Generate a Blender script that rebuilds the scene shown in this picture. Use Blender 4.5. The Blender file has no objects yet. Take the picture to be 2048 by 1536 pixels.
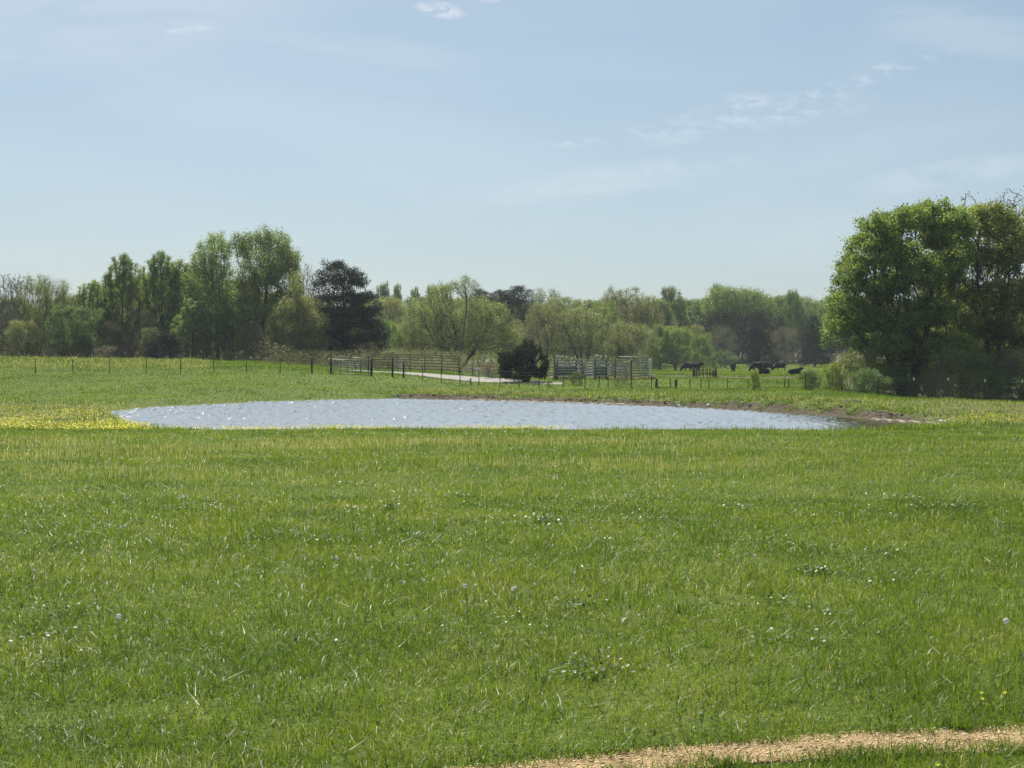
import bpy, math, random
import numpy as np
from mathutils import Vector, Matrix

# ------------------------------------------------------------------ camera, sky, sun, exposure
scene = bpy.context.scene
COL = scene.collection
F = 2730.0            # focal length in pixels of the 2048 px wide photograph
CAM_H = 1.8
HORIZON = 725.0
cam_data = bpy.data.cameras.new("camera")
cam_data.sensor_width = 36.0
cam_data.lens = 36.0 * F / 2048.0
cam_data.clip_end = 9000
cam_data.clip_start = 0.05
cam = bpy.data.objects.new("camera", cam_data)
COL.objects.link(cam)
cam.location = (0, 0, CAM_H)
cam.rotation_euler = (math.radians(90) - math.atan((768 - HORIZON) / F), 0, 0)
scene.camera = cam

SUN_EL, SUN_AZ = math.radians(50), math.radians(-16)      # azimuth from +Y, negative = towards -X
sun_dir = Vector((math.sin(SUN_AZ) * math.cos(SUN_EL), math.cos(SUN_AZ) * math.cos(SUN_EL), math.sin(SUN_EL)))
sd = bpy.data.lights.new("sun", 'SUN')
sd.energy = 5.0
sd.angle = math.radians(0.6)
sd.color = (1.0, 0.95, 0.85)
sun = bpy.data.objects.new("sun", sd)
COL.objects.link(sun)
sun.rotation_euler = sun_dir.to_track_quat('Z', 'Y').to_euler()

world = bpy.data.worlds.new("World")
scene.world = world
world.use_nodes = True


def build_world():
    nt = world.node_tree
    N, L = nt.nodes, nt.links
    N.clear()
    out = N.new('ShaderNodeOutputWorld')
    bg = N.new('ShaderNodeBackground')
    bg.inputs['Strength'].default_value = SKY_STRENGTH
    sky = N.new('ShaderNodeTexSky')
    sky.sky_type = 'NISHITA'
    sky.sun_disc = False
    sky.sun_elevation = SUN_EL
    sky.sun_rotation = SUN_AZ
    sky.altitude = 150
    sky.air_density = 1.0
    sky.dust_density = SKY_DUST
    sky.ozone_density = SKY_OZONE
    tc = N.new('ShaderNodeTexCoord')

    def math_(op, a, b=None):
        m = N.new('ShaderNodeMath'); m.operation = op; m.use_clamp = False
        for i, v in enumerate((a, b)):
            if v is None: continue
            if isinstance(v, (int, float)): m.inputs[i].default_value = v
            else: L.new(v, m.inputs[i])
        return m.outputs[0]
    sep = N.new('ShaderNodeSeparateXYZ'); L.new(tc.outputs['Generated'], sep.inputs[0])
    az = math_('DIVIDE', sep.outputs['X'], math_('MAXIMUM', sep.outputs['Y'], 0.02))
    el = math_('DIVIDE', sep.outputs['Z'], math_('MAXIMUM', sep.outputs['Y'], 0.02))

    def noise(sx, sy, detail, rough, off, dist=0.0):
        cx = N.new('ShaderNodeCombineXYZ')
        L.new(math_('MULTIPLY', az, sx), cx.inputs[0]); L.new(math_('MULTIPLY', el, sy), cx.inputs[1])
        cx.inputs[2].default_value = off
        n = N.new('ShaderNodeTexNoise'); n.inputs['Scale'].default_value = 1.0
        n.inputs['Detail'].default_value = detail; n.inputs['Roughness'].default_value = rough
        n.inputs['Distortion'].default_value = dist
        L.new(cx.outputs[0], n.inputs['Vector'])
        return n.outputs['Fac']

    def smooth(v, lo, hi):
        m = N.new('ShaderNodeMapRange'); m.interpolation_type = 'SMOOTHSTEP'
        L.new(v, m.inputs['Value']); m.inputs['From Min'].default_value = lo; m.inputs['From Max'].default_value = hi
        return m.outputs['Result']

    def blob(px, py, rx, ry, tilt=0.0):
        # a soft patch of sky where a cloud stands, centre and size in tangent units
        cx, cy = (px - 1024) / F, (HORIZON - py) / F
        dx = math_('SUBTRACT', az, cx); dy = math_('SUBTRACT', math_('SUBTRACT', el, cy), math_('MULTIPLY', dx, tilt))
        a = math_('POWER', math_('ABSOLUTE', math_('DIVIDE', dx, rx / F)), 2.0)
        b = math_('POWER', math_('ABSOLUTE', math_('DIVIDE', dy, ry / F)), 2.0)
        return smooth(math_('ADD', a, b), 1.0, 0.0)
    veil = math_('MULTIPLY', smooth(noise(2.2, 9.0, 5, .55, 1.3, .6), .42, .75), .20)
    puff = noise(60, 150, 6, .62, 4.1, .4)
    puff2 = noise(26, 60, 6, .6, 7.7, .5)
    streak = noise(9, 46, 5, .55, 2.6, .9)
    parts = [(veil, 1.0)]
    for (p, amt, src, lo, hi) in [((1540, 225, 260, 42, .12), .36, puff, .38, .66), ((1320, 272, 110, 28, 0), .28, puff, .38, .62),
                                  ((1490, 200, 60, 22, 0), .30, puff, .36, .6),
                                  ((880, 22, 60, 20, -.2), .75, puff, .38, .58), ((980, 2, 30, 8, 0), .6, puff, .3, .6),
                                  ((1150, 285, 90, 14, .03), .30, puff, .4, .62), ((1750, 150, 190, 22, .33), .35, puff, .45, .68),
                                  ((1230, 362, 330, 42, .13), .28, puff2, .34, .60), ((1900, 350, 230, 40, .15), .28, puff2, .34, .62),
                                  ((230, 25, 620, 130, .12), .22, streak, .25, .62), ((730, 100, 260, 34, -.12), .20, streak, .3, .6),
                                  ((1980, 70, 300, 60, -.1), .22, streak, .25, .6), ((380, 62, 60, 8, .1), .4, puff, .35, .6)]:
        parts.append((math_('MULTIPLY', smooth(src, lo, hi), blob(*p)), amt))
    tot = None
    for v, amt in parts:
        w = math_('MULTIPLY', v, amt)
        tot = w if tot is None else math_('ADD', tot, w)
    cl = N.new('ShaderNodeClamp'); L.new(tot, cl.inputs[0]); cl.inputs['Max'].default_value = .85
    hz = N.new('ShaderNodeMix'); hz.data_type = 'RGBA'
    L.new(sky.outputs[0], hz.inputs['A']); hz.inputs['B'].default_value = SKY_VEIL
    hz.inputs['Factor'].default_value = SKY_VEIL_AMT
    mix = N.new('ShaderNodeMix'); mix.data_type = 'RGBA'
    L.new(cl.outputs[0], mix.inputs['Factor']); L.new(hz.outputs['Result'], mix.inputs['A'])
    mix.inputs['B'].default_value = CLOUD_COL
    L.new(mix.outputs['Result'], bg.inputs['Color']); L.new(bg.outputs[0], out.inputs[0])


SKY_STRENGTH = 0.0575
SKY_DUST, SKY_OZONE = 1.3, 2.0
SKY_VEIL, SKY_VEIL_AMT = (4.9, 6.75, 7.8, 1), 0.45
CLOUD_COL = (8.4, 9.0, 9.7, 1)
build_world()

scene.view_settings.view_transform = 'Standard'
scene.view_settings.look = 'None'
scene.view_settings.gamma = 1
scene.view_settings.exposure = 0.66
scene.render.engine = 'CYCLES'
scene.render.resolution_x, scene.render.resolution_y = 1024, 768
scene.cycles.use_denoising = True
scene.cycles.max_bounces = 6
scene.cycles.transparent_max_bounces = 4
scene.cycles.diffuse_bounces = 3
scene.cycles.transmission_bounces = 3
scene.cycles.caustics_reflective = False
scene.cycles.sample_clamp_direct = 1.6
scene.cycles.sample_clamp_indirect = 3
scene.cycles.volume_bounces = 0

R = np.random.default_rng(7)

# ------------------------------------------------------------------ helpers


def tag(o, label=None, cat=None, group=None, kind=None):
    if label: o['label'] = label
    if cat: o['category'] = cat
    if group: o['group'] = group
    if kind: o['kind'] = kind
    return o


def link(o, parent=None):
    COL.objects.link(o)
    if parent is not None: o.parent = parent
    return o


def empty(name, loc, rz=0.0):
    o = bpy.data.objects.new(name, None)
    o.empty_display_size = .3
    o.location = loc
    o.rotation_euler = (0, 0, rz)
    return link(o)


def mesh_np(name, V, Q=None, T=None, attrs=None, mat=None, smooth=False):
    """vertices, quads, triangles as arrays -> mesh datablock"""
    me = bpy.data.meshes.new(name)
    V = np.asarray(V, dtype=np.float32)
    loops, starts, totals = [], [], []
    pos = 0
    if Q is not None and len(Q):
        Q = np.asarray(Q, dtype=np.int32)
        loops.append(Q.ravel()); starts.append(pos + 4 * np.arange(len(Q))); totals.append(np.full(len(Q), 4)); pos += 4 * len(Q)
    if T is not None and len(T):
        T = np.asarray(T, dtype=np.int32)
        loops.append(T.ravel()); starts.append(pos + 3 * np.arange(len(T))); totals.append(np.full(len(T), 3)); pos += 3 * len(T)
    loops = np.concatenate(loops).astype(np.int32); starts = np.concatenate(starts).astype(np.int32)
    me.vertices.add(len(V)); me.vertices.foreach_set('co', V.ravel())
    me.loops.add(len(loops)); me.loops.foreach_set('vertex_index', loops)
    me.polygons.add(len(starts)); me.polygons.foreach_set('loop_start', starts)
    me.update(calc_edges=True)
    me.validate(verbose=False)
    for k, a in (attrs or {}).items():
        at = me.attributes.new(k, 'FLOAT', 'POINT'); at.data.foreach_set('value', np.asarray(a, dtype=np.float32))
    if smooth: me.polygons.foreach_set('use_smooth', np.ones(len(me.polygons), dtype=bool))
    if mat: me.materials.append(mat)
    return me


def obj(name, me, parent=None, loc=None):
    o = bpy.data.objects.new(name, me)
    if loc is not None: o.location = loc
    return link(o, parent)


class MB:
    """collects boxes, tubes and prisms into one mesh"""
    def __init__(s): s.V, s.Q, s.T, s.n = [], [], [], 0

    def add(s, V, Q=(), T=()):
        V = np.asarray(V, float)
        if len(Q): s.Q.append(np.asarray(Q) + s.n)
        if len(T): s.T.append(np.asarray(T) + s.n)
        s.V.append(V); s.n += len(V)

    def box(s, c, size, rz=0.0, taper=1.0, M=None):
        x, y, z = [d / 2 for d in size]
        b = .12 * min(x, y, z)
        # chamfered box: three stacked rings
        pts = []
        for zz, k in ((-z, 1), (z - b, taper), (z, taper - b / max(x, y, 1e-6))):
            pts += [(-x * k, -y * k, zz), (x * k, -y * k, zz), (x * k, y * k, zz), (-x * k, y * k, zz)]
        P = np.array(pts)
        if M is not None: P = P @ np.array(M).T
        ca, sa = math.cos(rz), math.sin(rz)
        P = P @ np.array([[ca, sa, 0], [-sa, ca, 0], [0, 0, 1]])
        P = P + np.array(c)
        q = [(3, 2, 1, 0), (8, 9, 10, 11)]
        for l in (0, 4):
            for i in range(4): q.append((l + i, l + (i + 1) % 4, l + 4 + (i + 1) % 4, l + 4 + i))
        s.add(P, q)

    def tube(s, pts, r, k=6, r1=None, cap=True):
        pts = [np.array(p, float) for p in pts]
        n = len(pts)
        rs = np.linspace(r, r if r1 is None else r1, n)
        rings = []
        up = np.array([0, 0, 1.0])
        for i in range(n):
            d = pts[min(i + 1, n - 1)] - pts[max(i - 1, 0)]
            d = d / (np.linalg.norm(d) + 1e-9)
            a = np.cross(d, up)
            if np.linalg.norm(a) < .05: a = np.cross(d, np.array([1.0, 0, 0]))
            a /= np.linalg.norm(a); b = np.cross(d, a)
            for j in range(k):
                t = 2 * math.pi * j / k
                rings.append(pts[i] + rs[i] * (math.cos(t) * a + math.sin(t) * b))
        q = [(i * k + j, i * k + (j + 1) % k, (i + 1) * k + (j + 1) % k, (i + 1) * k + j) for i in range(n - 1) for j in range(k)]
        t = []
        if cap:
            rings += [pts[0], pts[-1]]
            t = [(n * k, (j + 1) % k, j) for j in range(k)] + [(n * k + 1, (n - 1) * k + j, (n - 1) * k + (j + 1) % k) for j in range(k)]
        s.add(rings, q, t)

    def mesh(s, name, mat, smooth=False):
        return mesh_np(name, np.concatenate(s.V), np.concatenate(s.Q) if s.Q else None, np.concatenate(s.T) if s.T else None, mat=mat, smooth=smooth)

    def build(s, name, mat, parent=None, smooth=False, loc=None):
        return obj(name, s.mesh(name, mat, smooth), parent, loc)


_lat = {}


def vnoise(x, y, scale, seed):
    """smooth value noise in 0..1"""
    if seed not in _lat: _lat[seed] = np.random.default_rng(seed).random((256, 256))
    g = _lat[seed]
    x = np.asarray(x, float) / scale; y = np.asarray(y, float) / scale
    xi, yi = np.floor(x).astype(int), np.floor(y).astype(int)
    fx, fy = x - xi, y - yi
    fx = fx * fx * (3 - 2 * fx); fy = fy * fy * (3 - 2 * fy)
    a, b = g[xi % 256, yi % 256], g[(xi + 1) % 256, yi % 256]
    c, d = g[xi % 256, (yi + 1) % 256], g[(xi + 1) % 256, (yi + 1) % 256]
    return (a * (1 - fx) + b * fx) * (1 - fy) + (c * (1 - fx) + d * fx) * fy


def fbm(x, y, scale, seed, o=3):
    t, w, s = 0, 0, 1.0
    for i in range(o):
        t = t + s * vnoise(x, y, scale / 2 ** i, seed + i); w += s; s *= .5
    return t / w


def smoothstep(a, b, x):
    t = np.clip((x - a) / (b - a), 0, 1)
    return t * t * (3 - 2 * t)


# ------------------------------------------------------------------ terrain
WATER_Z = -1.10


def gx(px, d): return (px - 1024) / F * d
def zz(py, d): return CAM_H - (py - HORIZON) * d / F


POND_PX = [(236, 824, 1), (300, 816, 1), (380, 812, 1), (480, 807.5, 1), (560, 804, 1), (640, 801, 1), (720, 799, 1), (800, 798, 1), (900, 800, 1), (1000, 803, 1), (1100, 806, 1), (1200, 809, 1),
           (1300, 813, 1), (1400, 817, 1), (1480, 821, 1), (1550, 826, 1), (1630, 830, 1), (1700, 835.5, 1), (1770, 841, 1), (1830, 845, 1), (1868, 848.5, 1)]
pond_far = [(gx(px, (CAM_H - WATER_Z) * F / (py - HORIZON)), (CAM_H - WATER_Z) * F / (py - HORIZON)) for px, py, _ in POND_PX]
POND = np.array(pond_far + [(18.7, 60.8), (15.8, 57.9), (12.8, 55.6), (9, 54.6), (4, 54.1), (-2, 53.9), (-7, 54.2), (-11, 55.2), (-14.1, 57.2), (-16.1, 60.4), (-17.7, 64), (-19.8, 69.5), (-22.0, 76)])


def pond_sd(x, y):
    """signed distance to the pond outline, positive outside"""
    x = np.asarray(x, float).ravel(); y = np.asarray(y, float).ravel()
    n = len(POND)
    best = np.full(x.shape, 1e9); inside = np.zeros(x.shape, bool)
    for i in range(n):
        ax, ay = POND[i]; bx, by = POND[(i + 1) % n]
        ex, ey = bx - ax, by - ay
        t = np.clip(((x - ax) * ex + (y - ay) * ey) / (ex * ex + ey * ey), 0, 1)
        best = np.minimum(best, np.hypot(x - ax - t * ex, y - ay - t * ey))
        c = ((ay > y) != (by > y))
        xi = (bx - ax) * (y - ay) / ((by - ay) if by != ay else 1e-9) + ax
        inside ^= c & (x < xi)
    return np.where(inside, -best, best)


KD = [0, 20, 40, 48, 52, 60, 70, 80, 90, 100, 115, 130, 150, 170, 200, 270, 335, 500, 4000]
KCOL = [-500, 0, 330, 500, 640, 760, 1000, 1300, 1600, 1720, 1850, 2048, 2500]
KZ = [
    [0, -.1, -.45, -.68, -.85, -1.0, -.95, -.88, -.70, -.4, .2, .85, 1.6, 2.36, 2.3, 2.2, 2.0, 2, 2],
    [0, -.1, -.45, -.68, -.85, -.98, -.93, -.86, -.70, -.4, .2, .8, 1.6, 2.36, 2.3, 2.2, 2.0, 2, 2],
    [0, -.1, -.43, -.64, -.88, -.98, -.95, -.93, -.78, -.5, .15, .75, 1.55, 2.20, 2.2, 2.1, 2.0, 2, 2],
    [0, -.1, -.42, -.61, -.9, -1.1, -1.1, -1.1, -.9, -.6, .1, .75, 1.45, 1.95, 2.0, 2.0, 2.0, 2, 2],
    [0, -.1, -.42, -.60, -.9, -1.1, -1.1, -1.1, -1.1, -.85, -.3, .72, 1.15, 1.35, 1.4, 1.6, 2.0, 2, 2],
    [0, -.1, -.42, -.60, -.9, -1.1, -1.1, -1.1, -1.1, -1.0, -.55, .50, .82, .95, 1.1, 1.5, 1.9, 2, 2],
    [0, -.1, -.42, -.60, -.9, -1.1, -1.1, -1.1, -1.1, -.9, -.38, .12, .55, .65, .7, 1.2, 1.8, 2, 2],
    [0, -.1, -.42, -.60, -.9, -1.1, -1.1, -1.1, -.85, -.5, -.32, .27, .28, .27, .22, .25, 1.5, 2, 2],
    [0, -.1, -.43, -.61, -.9, -1.1, -1.1, -.56, -.38, -.26, -.22, .02, .12, .10, .10, .30, 1.56, 2, 2],
    [0, -.1, -.44, -.63, -.9, -1.1, -.85, -.46, -.45, -.50, -.50, -.3, -.1, .1, .10, .35, 1.6, 2, 2],
    [0, -.1, -.45, -.66, -.85, -1.0, -.75, -.45, -.65, -.95, -1.1, -1.0, -.6, -.2, .10, .40, 1.6, 2, 2],
    [0, -.1, -.47, -.68, -.78, -.82, -.76, -.62, -.85, -1.15, -1.3, -1.2, -.8, -.3, .10, .40, 1.6, 2, 2],
    [0, -.1, -.47, -.68, -.78, -.82, -.80, -.72, -.95, -1.2, -1.3, -1.2, -.8, -.3, .10, .40, 1.6, 2, 2],
]
KZ = np.array(KZ); KDa = np.array(KD, float); KCa = np.array(KCOL, float)


def h_base(x, y):
    x = np.asarray(x, float); y = np.asarray(y, float)
    px = 1024 + F * x / np.maximum(y, 4.0)
    c = np.clip(np.interp(px, KCa, np.arange(len(KCa))), 0, len(KCa) - 1.0001)
    r = np.clip(np.interp(y, KDa, np.arange(len(KDa))), 0, len(KDa) - 1.0001)
    ci, ri = c.astype(int), r.astype(int)
    fc, fr = c - ci, r - ri
    fc = fc * fc * (3 - 2 * fc)

    def cr(row):      # Catmull-Rom along the distance
        m = len(KDa) - 1
        p0, p1, p2, p3 = (KZ[row, np.clip(ri + k, 0, m)] for k in (-1, 0, 1, 2))
        lin = p1 * (1 - fr) + p2 * fr
        cub = .5 * (2 * p1 + (p2 - p0) * fr + (2 * p0 - 5 * p1 + 4 * p2 - p3) * fr ** 2 + (3 * p1 - p0 - 3 * p2 + p3) * fr ** 3)
        return .5 * lin + .5 * cub
    return cr(ci) * (1 - fc) + cr(ci + 1) * fc


def bank_params(x, y):
    # how strongly the shore is eroded: the far shore from the middle round to the east
    px = 1024 + F * x / np.maximum(y, 4.0)
    return smoothstep(700, 860, px) * smoothstep(66, 72, y + .25 * np.abs(x)) * (1 - .5 * smoothstep(1750, 1900, px))


def height(x, y, sdv=None):
    sh = np.shape(x)
    x = np.asarray(x, float).ravel(); y = np.asarray(y, float).ravel()
    if sdv is None:
        sdv = np.full(x.shape, 50.0)
        m = (np.abs(x) < 60) & (y > 40) & (y < 130)
        if m.any(): sdv[m] = pond_sd(x[m], y[m])
    z = h_base(x, y)
    und = (fbm(x, y, 9, 11) - .5) * .10 + (fbm(x, y, 1.6, 15, 2) - .5) * .045
    z = z + und * smoothstep(0, 3, sdv)
    er = bank_params(x, y)
    jag = (fbm(x, y, 2.6, 21, 4) - .5) * 1.6
    s2 = sdv + jag * er * smoothstep(0.2, 1.0, sdv)
    gentle = .02 + .13 * sdv
    steep = .04 + .05 * np.clip(sdv, 0, 1.2) + .30 * smoothstep(.8, 1.5, s2) + .12 * np.maximum(s2 - 1.4, 0)
    prof = np.where(sdv > 0, gentle * (1 - er) + steep * er, .25 * sdv)
    # a low boundary lump field so the tufted bank is not smooth
    lump = er * (vnoise(x, y, .7, 31) - .5) * .22 * smoothstep(.8, 1.4, sdv) * (1 - smoothstep(5, 9, sdv))
    zb = WATER_Z + .01 + np.maximum(prof, -1.5) + lump
    w = smoothstep(7, 13, sdv)
    z = np.minimum(z, zb) * (1 - w) + z * w
    return z.reshape(sh)


def hz(x, y): return float(height(np.array([x]), np.array([y]))[0])


def ground_at(px, py, d0=95.0, d1=340.0, step=.25):
    """distance at which the terrain in column px stands at row py"""
    d = np.arange(d0, d1, step)
    rows = HORIZON + (CAM_H - height((px - 1024) / F * d, d)) * F / d
    k = np.where(rows <= py)[0]
    return float(d[k[0]]) if len(k) else d1


def axis(spec):
    out = [spec[0][0]]
    for a, b, st in spec:
        n = max(1, int(round((b - a) / st)))
        out += list(a + (b - a) * (np.arange(n) + 1) / n)
    return np.array(out)


# ------------------------------------------------------------------ materials
def new_mat(name):
    m = bpy.data.materials.new(name); m.use_nodes = True
    nt = m.node_tree
    nt.nodes.clear()
    out = nt.nodes.new('ShaderNodeOutputMaterial')
    return m, nt, out


class NG:
    def __init__(s, nt): s.nt = nt

    def n(s, typ, **kw):
        o = s.nt.nodes.new(typ)
        for k, v in kw.items():
            if k in o.inputs.keys(): s.set(o.inputs[k], v)
            else: setattr(o, k, v)
        return o

    def set(s, inp, v):
        if hasattr(v, 'is_linked') or hasattr(v, 'links'): s.nt.links.new(v, inp)
        else: inp.default_value = v

    def noise(s, scale, detail=4, rough=.55, coord=None, dist=0.0):
        n = s.n('ShaderNodeTexNoise', Scale=scale, Detail=detail, Roughness=rough, Distortion=dist)
        if coord is not None: s.nt.links.new(coord, n.inputs['Vector'])
        return n.outputs['Fac']

    def mix(s, f, a, b):
        m = s.n('ShaderNodeMix', data_type='RGBA')
        for k, v in (('Factor', f), ('A', a), ('B', b)):
            if isinstance(v, tuple) and len(v) == 3: v = v + (1,)
            i = [q for q in m.inputs if q.name == k and (q.type == 'RGBA' or (k == 'Factor' and q.type == 'VALUE'))][0]
            s.set(i, v)
        return [q for q in m.outputs if q.type == 'RGBA'][0]

    def rng(s, v, a, b, c=0.0, d=1.0):
        m = s.n('ShaderNodeMapRange'); m.interpolation_type = 'SMOOTHSTEP'
        s.set(m.inputs['Value'], v)
        for k, x in (('From Min', a), ('From Max', b), ('To Min', c), ('To Max', d)): m.inputs[k].default_value = x
        return m.outputs['Result']

    def m(s, op, a, b):
        o = s.n('ShaderNodeMath', operation=op); s.set(o.inputs[0], a); s.set(o.inputs[1], b)
        return o.outputs[0]

    def attr(s, name): return s.n('ShaderNodeAttribute', attribute_name=name).outputs['Fac']


def surface_mat(name, cola, colb, scale=3.0, rough=.8, bump=.3, bscale=20, metal=0.0, spec=.3, coord='Object', stretch=None):
    m, nt, out = new_mat(name); g = NG(nt)
    tc = g.n('ShaderNodeTexCoord').outputs[coord]
    if stretch:
        mp = g.n('ShaderNodeMapping'); nt.links.new(tc, mp.inputs[0]); mp.inputs['Scale'].default_value = stretch; tc = mp.outputs[0]
    c = g.mix(g.rng(g.noise(scale, 5, .6, tc), .3, .7), cola, colb)
    p = g.n('ShaderNodeBsdfPrincipled', Roughness=rough, Metallic=metal)
    p.inputs['Specular IOR Level'].default_value = spec
    nt.links.new(c, p.inputs['Base Color'])
    b = g.n('ShaderNodeBump', Strength=bump, Distance=.05)
    nt.links.new(g.noise(bscale, 4, .6, tc), b.inputs['Height']); nt.links.new(b.outputs[0], p.inputs['Normal'])
    nt.links.new(p.outputs[0], out.inputs[0])
    return m


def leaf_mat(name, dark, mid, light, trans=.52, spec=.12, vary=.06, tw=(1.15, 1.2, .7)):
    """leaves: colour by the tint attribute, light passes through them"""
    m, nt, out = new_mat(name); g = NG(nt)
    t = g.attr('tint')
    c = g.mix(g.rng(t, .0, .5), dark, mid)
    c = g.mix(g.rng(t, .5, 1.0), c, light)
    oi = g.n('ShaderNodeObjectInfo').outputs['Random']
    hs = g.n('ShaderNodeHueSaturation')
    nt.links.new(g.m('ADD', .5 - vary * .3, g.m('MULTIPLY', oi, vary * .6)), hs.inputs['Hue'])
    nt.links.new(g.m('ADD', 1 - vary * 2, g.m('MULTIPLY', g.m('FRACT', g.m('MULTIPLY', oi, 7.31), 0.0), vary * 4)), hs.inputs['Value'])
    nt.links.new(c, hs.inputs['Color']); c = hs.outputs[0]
    d = g.n('ShaderNodeBsdfPrincipled', Roughness=.5)
    d.inputs['Specular IOR Level'].default_value = spec
    nt.links.new(c, d.inputs['Base Color'])
    tr = g.n('ShaderNodeBsdfTranslucent')
    mul = g.n('ShaderNodeMix', data_type='RGBA', blend_type='MULTIPLY')
    mul.inputs['Factor'].default_value = 1
    rg = [q for q in mul.inputs if q.type == 'RGBA']
    nt.links.new(c, rg[0]); rg[1].default_value = (tw[0], tw[1], tw[2], 1)
    nt.links.new([q for q in mul.outputs if q.type == 'RGBA'][0], tr.inputs[0])
    ms = g.n('ShaderNodeMixShader'); ms.inputs[0].default_value = trans
    nt.links.new(d.outputs[0], ms.inputs[1]); nt.links.new(tr.outputs[0], ms.inputs[2])
    nt.links.new(ms.outputs[0], out.inputs[0])
    return m


M_BARK = surface_mat('bark', (.035, .030, .022), (.075, .065, .052), 2.0, .9, .5, 14, stretch=(1, 1, .25))
M_BARK_PALE = surface_mat('pale_bark', (.16, .14, .12), (.32, .29, .25), 2.0, .85, .4, 12, stretch=(1, 1, .25))
M_TWIG = surface_mat('twig_bark', (.10, .085, .07), (.19, .165, .145), 2.0, .9, .3, 12)
M_WOOD = surface_mat('weathered_wood', (.14, .12, .10), (.30, .27, .24), 6, .85, .4, 30, stretch=(1, 1, .3))
M_WOODDARK = surface_mat('dark_post_wood', (.025, .022, .018), (.07, .06, .045), 6, .9, .4, 30, stretch=(1, 1, .3))
M_WOODBROWN = surface_mat('brown_board_wood', (.09, .065, .05), (.20, .155, .125), 5, .9, .4, 30)
M_GALV = surface_mat('galvanised_steel', (.30, .30, .29), (.48, .47, .46), 5, .55, .1, 30, metal=.2, spec=.5)
M_SILVERBOARD = surface_mat('silvered_board', (.24, .22, .20), (.52, .49, .45), 4, .7, .3, 25)
M_GREENSTEEL = surface_mat('green_painted_steel', (.018, .045, .03), (.035, .075, .05), 5, .5, .1, 30, spec=.4)
M_POSTSTEEL = surface_mat('fence_post_steel', (.02, .028, .02), (.05, .055, .035), 8, .6, .2, 30)
M_WHITE = surface_mat('white_paint', (.65, .65, .62), (.82, .82, .80), 9, .5, .1, 30)
M_COW = surface_mat('black_hide', (.004, .004, .005), (.010, .009, .008), 7, .75, .3, 40, spec=.10)
M_WHITEHIDE = surface_mat('white_hide', (.6, .58, .54), (.8, .78, .74), 7, .8, .2, 40)
M_DULLSTEEL = surface_mat('dull_steel', (.10, .11, .11), (.20, .21, .21), 5, .55, .1, 30, metal=.4)
M_WIRE = surface_mat('fence_wire', (.06, .06, .055), (.13, .13, .12), 9, .6, .1, 30, metal=.3)


def ground_mat():
    m, nt, out = new_mat('meadow_ground'); g = NG(nt)
    tc = g.n('ShaderNodeTexCoord').outputs['Object']
    n1 = g.noise(.12, 6, .62, tc); n2 = g.noise(1.7, 5, .65, tc); n3 = g.noise(14, 4, .7, tc)
    c = g.mix(g.rng(n1, .35, .65), G_A, G_B)
    c = g.mix(g.m('MULTIPLY', g.rng(n2, .42, .72), .75), c, G_C)
    c = g.mix(g.m('MULTIPLY', g.rng(n3, .45, .75), .55), c, G_D)
    # bare soil, sand at the water line, dried grass
    dry = g.m('MULTIPLY', g.attr('dry'), g.rng(g.noise(2.2, 5, .7, tc), .35, .62))
    c = g.mix(dry, c, (.20, .165, .085))
    soil = g.mix(g.rng(g.noise(3.0, 5, .65, tc), .3, .7), (.035, .026, .017), (.13, .098, .064))
    dt = g.m('MULTIPLY', g.attr('dirt'), 1.0)
    dm = g.rng(g.m('ADD', dt, g.m('MULTIPLY', g.m('SUBTRACT', g.noise(1.9, 6, .7, tc), .5), 1.5)), .42, .62)
    dm = g.m('MULTIPLY', dm, g.rng(dt, .02, .12))
    c = g.mix(dm, c, soil)
    sand = g.mix(g.rng(g.noise(6.0, 5, .65, tc), .35, .7), (.26, .21, .16), (.50, .44, .36))
    sm = g.rng(g.m('ADD', g.attr('sand'), g.m('MULTIPLY', g.m('SUBTRACT', g.noise(2.6, 5, .7, tc), .5), 1.0)), .4, .62)
    c = g.mix(g.m('MULTIPLY', sm, g.rng(g.attr('sand'), .02, .12)), c, sand)
    p = g.n('ShaderNodeBsdfPrincipled', Roughness=.9)
    p.inputs['Specular IOR Level'].default_value = .12
    nt.links.new(c, p.inputs['Base Color'])
    b = g.n('ShaderNodeBump', Strength=.9, Distance=.12)
    nt.links.new(g.m('ADD', g.noise(4.5, 5, .7, tc), g.m('MULTIPLY', n3, .5)), b.inputs['Height'])
    nt.links.new(b.outputs[0], p.inputs['Normal'])
    nt.links.new(p.outputs[0], out.inputs[0])
    return m


G_A, G_B, G_C, G_D = (.092, .132, .016), (.112, .152, .020), (.070, .098, .012), (.135, .160, .030)
M_GROUND = ground_mat()

# ------------------------------------------------------------------ ground sheet
gxs = axis([(-4000, -600, 400), (-600, -200, 40), (-200, -70, 6), (-70, -40, 1.2), (-40, 30, .36), (30, 60, 1.2), (60, 200, 6), (200, 600, 40), (600, 4000, 400)])
gys = axis([(-600, -60, 60), (-60, 0, 6), (0, 44, .8), (44, 62, .32), (62, 118, .36), (118, 190, .7), (190, 350, 3), (350, 700, 25), (700, 5000, 400)])
GX, GY = np.meshgrid(gxs, gys)
gsd = np.full(GX.size, 50.0)
fx, fy = GX.ravel(), GY.ravel()
_m = (np.abs(fx) < 60) & (fy > 40) & (fy < 130)
gsd[_m] = pond_sd(fx[_m], fy[_m])
GZ = height(fx, fy, gsd)


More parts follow.
